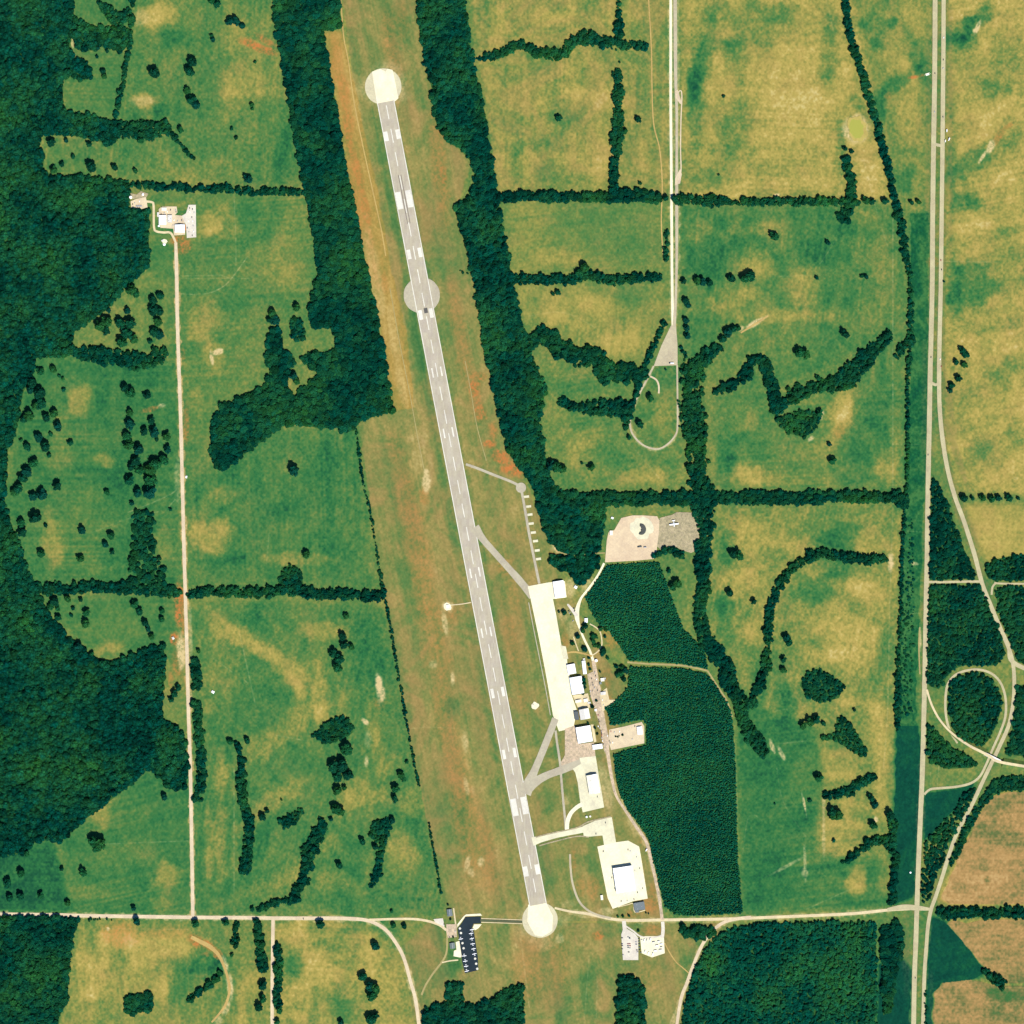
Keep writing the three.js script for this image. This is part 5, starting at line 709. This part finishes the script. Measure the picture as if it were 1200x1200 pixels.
cars('car parked in the pale east car park of the compound', 'cars in the compound car park', '222.4,244,0 225.6,245,0 225,254.6,0 226.4,264.6,3 219.6,267,1 225.4,276,0 198,260,0 200,259.6,1 206,246,3 206.4,248.2,0 189,251,0 192.6,250,3 155.6,239.4,0 161,242,0 222.6,248,4 227.6,249,3 221,259,4 226,259,4 221.6,272,3 227,271,4 204,258,4 203,264,3 208,259,3 213,258,1 196,248,4 200,246,0 163.6,236,4 158,238,3');
cars('car standing on the cream apron near the gabled hangar', 'cars on the cream apron', '700,933.6,0 692.6,927,0 698.4,977,0 709.6,964,0');
cars('car driving on the pale straight highway carriageway', 'cars on the straight carriageway', '1095.6,86,0 1095,131,3 1091,418.6,0 1087.6,533,5 1072.6,1146,0', 90, TOP);
cars('car driving on the carriageway that curves away', 'cars on the curving carriageway', '1105.8,44,4 1105.4,70,0 1105.2,80,3 1105,137,5 1102.6,305,2 1103.4,316,0 1101.6,421,4 1103,429.4,2', 90, TOP);
cars('car parked in the pinkish square beside the ramp office', 'cars beside the ramp office', '520.4,1083,0 526.6,1098.2,0 533.4,1091.4,3');
cars('car on the white lane', 'cars on the white lane', '355.6,1076.6,0');
function truck(label, x, z, l, deg, cab, boxMat, y = TOP) { const o = new THREE.Group(); o.name = numbered('truck'); scene.add(o); tag(o, label, 'truck'); o.position.set(X(x), y, X(z)); o.rotation.y = deg * Math.PI / 180; mesh('trailer_box', box(l - 2.8, 2.7, 2.5, 1.4, .9, 0), boxMat, o); mesh('cab', box(2.3, 2.4, 2.4, -l / 2 + 1.2, .5, 0), cab, o); mesh('windscreen', box(.08, .8, 2, -l / 2 + .02, 1.9, 0), B.glass, o); for (const x1 of [-l / 2 + 1.2, l / 2 - 1.2, l / 2 - 2.6]) for (const z1 of [-1.05, 1.05]) { const w = new THREE.CylinderGeometry(.5, .5, .3, 12); w.rotateX(Math.PI / 2); w.translate(x1, .5, z1); mesh('wheel', w, B.steel, o); } }
truck('dark truck parked on the pinkish gravel yard', 749.6, 640.8, 11, 8, paints[0], B.darkroof);
truck('short grey truck behind the dark truck on the gravel yard', 756, 641.4, 7, 2, paints[3], B.steel);
truck('white truck parked at the end of the old pavement wedge', 787, 425.6, 12, 0, paints[1], B.white);
truck('white van on the access road along the plantation', 757.4, 996, 7, 60, paints[4], B.white);
truck('white truck pulled off beside the highway crossover', 1109.4, 153.4, 7, 90, paints[4], B.white);
truck('white flatbed truck on the grass beside the crossover', 1112, 163.4, 8, 70, paints[4], B.white);
truck('pale van on the shoulder below the highway crossover', 1107.6, 165.4, 6, 88, paints[4], B.cream);
{ const o = new THREE.Group(); o.name = 'culvert_headwall'; scene.add(o); tag(o, 'white concrete culvert headwall at the highway ditch', 'culvert'); o.position.set(X(1086.6), 0, X(86)); o.rotation.y = .3; mesh('headwall', box(11, 1.6, .6), B.cream, o); for (const k of [-1, 1]) { const w = box(.5, 1.3, 5, 0, 0, 2.6); w.rotateY(k * .5); w.translate(k * 5.4, 0, 0); mesh('wingwall', w, B.cream, o); } mesh('apron_slab', box(9, .55, 5, 0, 0, 3), B.cream, o); }
function trailer(label, x, z, l, deg, m) { const o = new THREE.Group(); o.name = numbered('trailer'); scene.add(o); tag(o, label, 'trailer', 'stored trailers in the white lot'); o.position.set(X(x), TOP, X(z)); o.rotation.y = deg * Math.PI / 180; mesh('trailer_box', box(l, 2.4, 2.4, 0, .7, 0), m, o); mesh('drawbar', box(1.6, .15, .2, -l / 2 - .8, .6, 0), B.steel, o); for (const z1 of [-1, 1]) { const w = new THREE.CylinderGeometry(.4, .4, .25, 10); w.rotateX(Math.PI / 2); w.translate(0, .4, z1); mesh('wheel', w, B.steel, o); } }
for (const [x, z, d] of P('755,1102,80 758,1102,82 762,1101,85 766,1104,5 772,1103,6 775,1106,4 770,1108,8 775,1110,3 774,1113,6 768,1114,4 756,1115,80 760,1117,84 765,1118,80')) trailer('white box trailer stored in the white gravel lot', x, z, rr(5, 8), d, rnd() < .7 ? B.white : B.tin);

// spoil heap, windsock
{ const sh = new THREE.Shape(), pts = []; for (let i = 0; i <= 16; i++) { const a = -1.9 + i / 16 * 3.6; pts.push([Math.cos(a) * 11, Math.sin(a) * 12.5]); } for (let i = 16; i >= 0; i--) { const a = -1.9 + i / 16 * 3.6; pts.push([Math.cos(a) * (3.6 + 1.5 * vn(i * .7, 4)) - 1, Math.sin(a) * 9]); } pts.forEach(([x, y], i) => i ? sh.lineTo(x, y) : sh.moveTo(x, y));
  const g = new THREE.ExtrudeGeometry(sh, { depth: 1.4, bevelEnabled: true, bevelSize: 1.6, bevelThickness: 1.4, bevelSegments: 3, steps: 1 }); g.rotateX(-Math.PI / 2); const p = g.attributes.position; for (let i = 0; i < p.count; i++) p.setY(i, p.getY(i) * (1 + .3 * vn(p.getX(i) * .5, p.getZ(i) * .5)) + .9); g.computeVertexNormals();
  const o = mesh('spoil_heap', g, std(new THREE.Color(.055, .06, .055), { roughness: 1 })); o.position.set(X(751.4), TOP, X(620.4)); tag(o, 'dark crescent shaped heap on the gravel yard', 'heap'); }
{ const o = new THREE.Group(); o.name = 'windsock'; scene.add(o); tag(o, 'white windsock on a mast above its round pad', 'windsock'); o.position.set(X(626.4), TOP, X(827)); const m = new THREE.CylinderGeometry(.1, .16, 7, 10); m.translate(0, 3.5, 0); mesh('mast', m, B.metal, o); const c = new THREE.CylinderGeometry(.35, .8, 4.5, 14, 1, true); c.rotateZ(Math.PI / 2 - .15); c.translate(-2.5, 6.8, 0); mesh('sock', c, std(new THREE.Color(.8, .75, .7), { side: THREE.DoubleSide }), o); const r = new THREE.TorusGeometry(.8, .05, 6, 20); r.rotateY(Math.PI / 2); r.translate(-.2, 6.75, 0); mesh('hoop', r, B.metal, o); }

renderer.render(scene, camera);
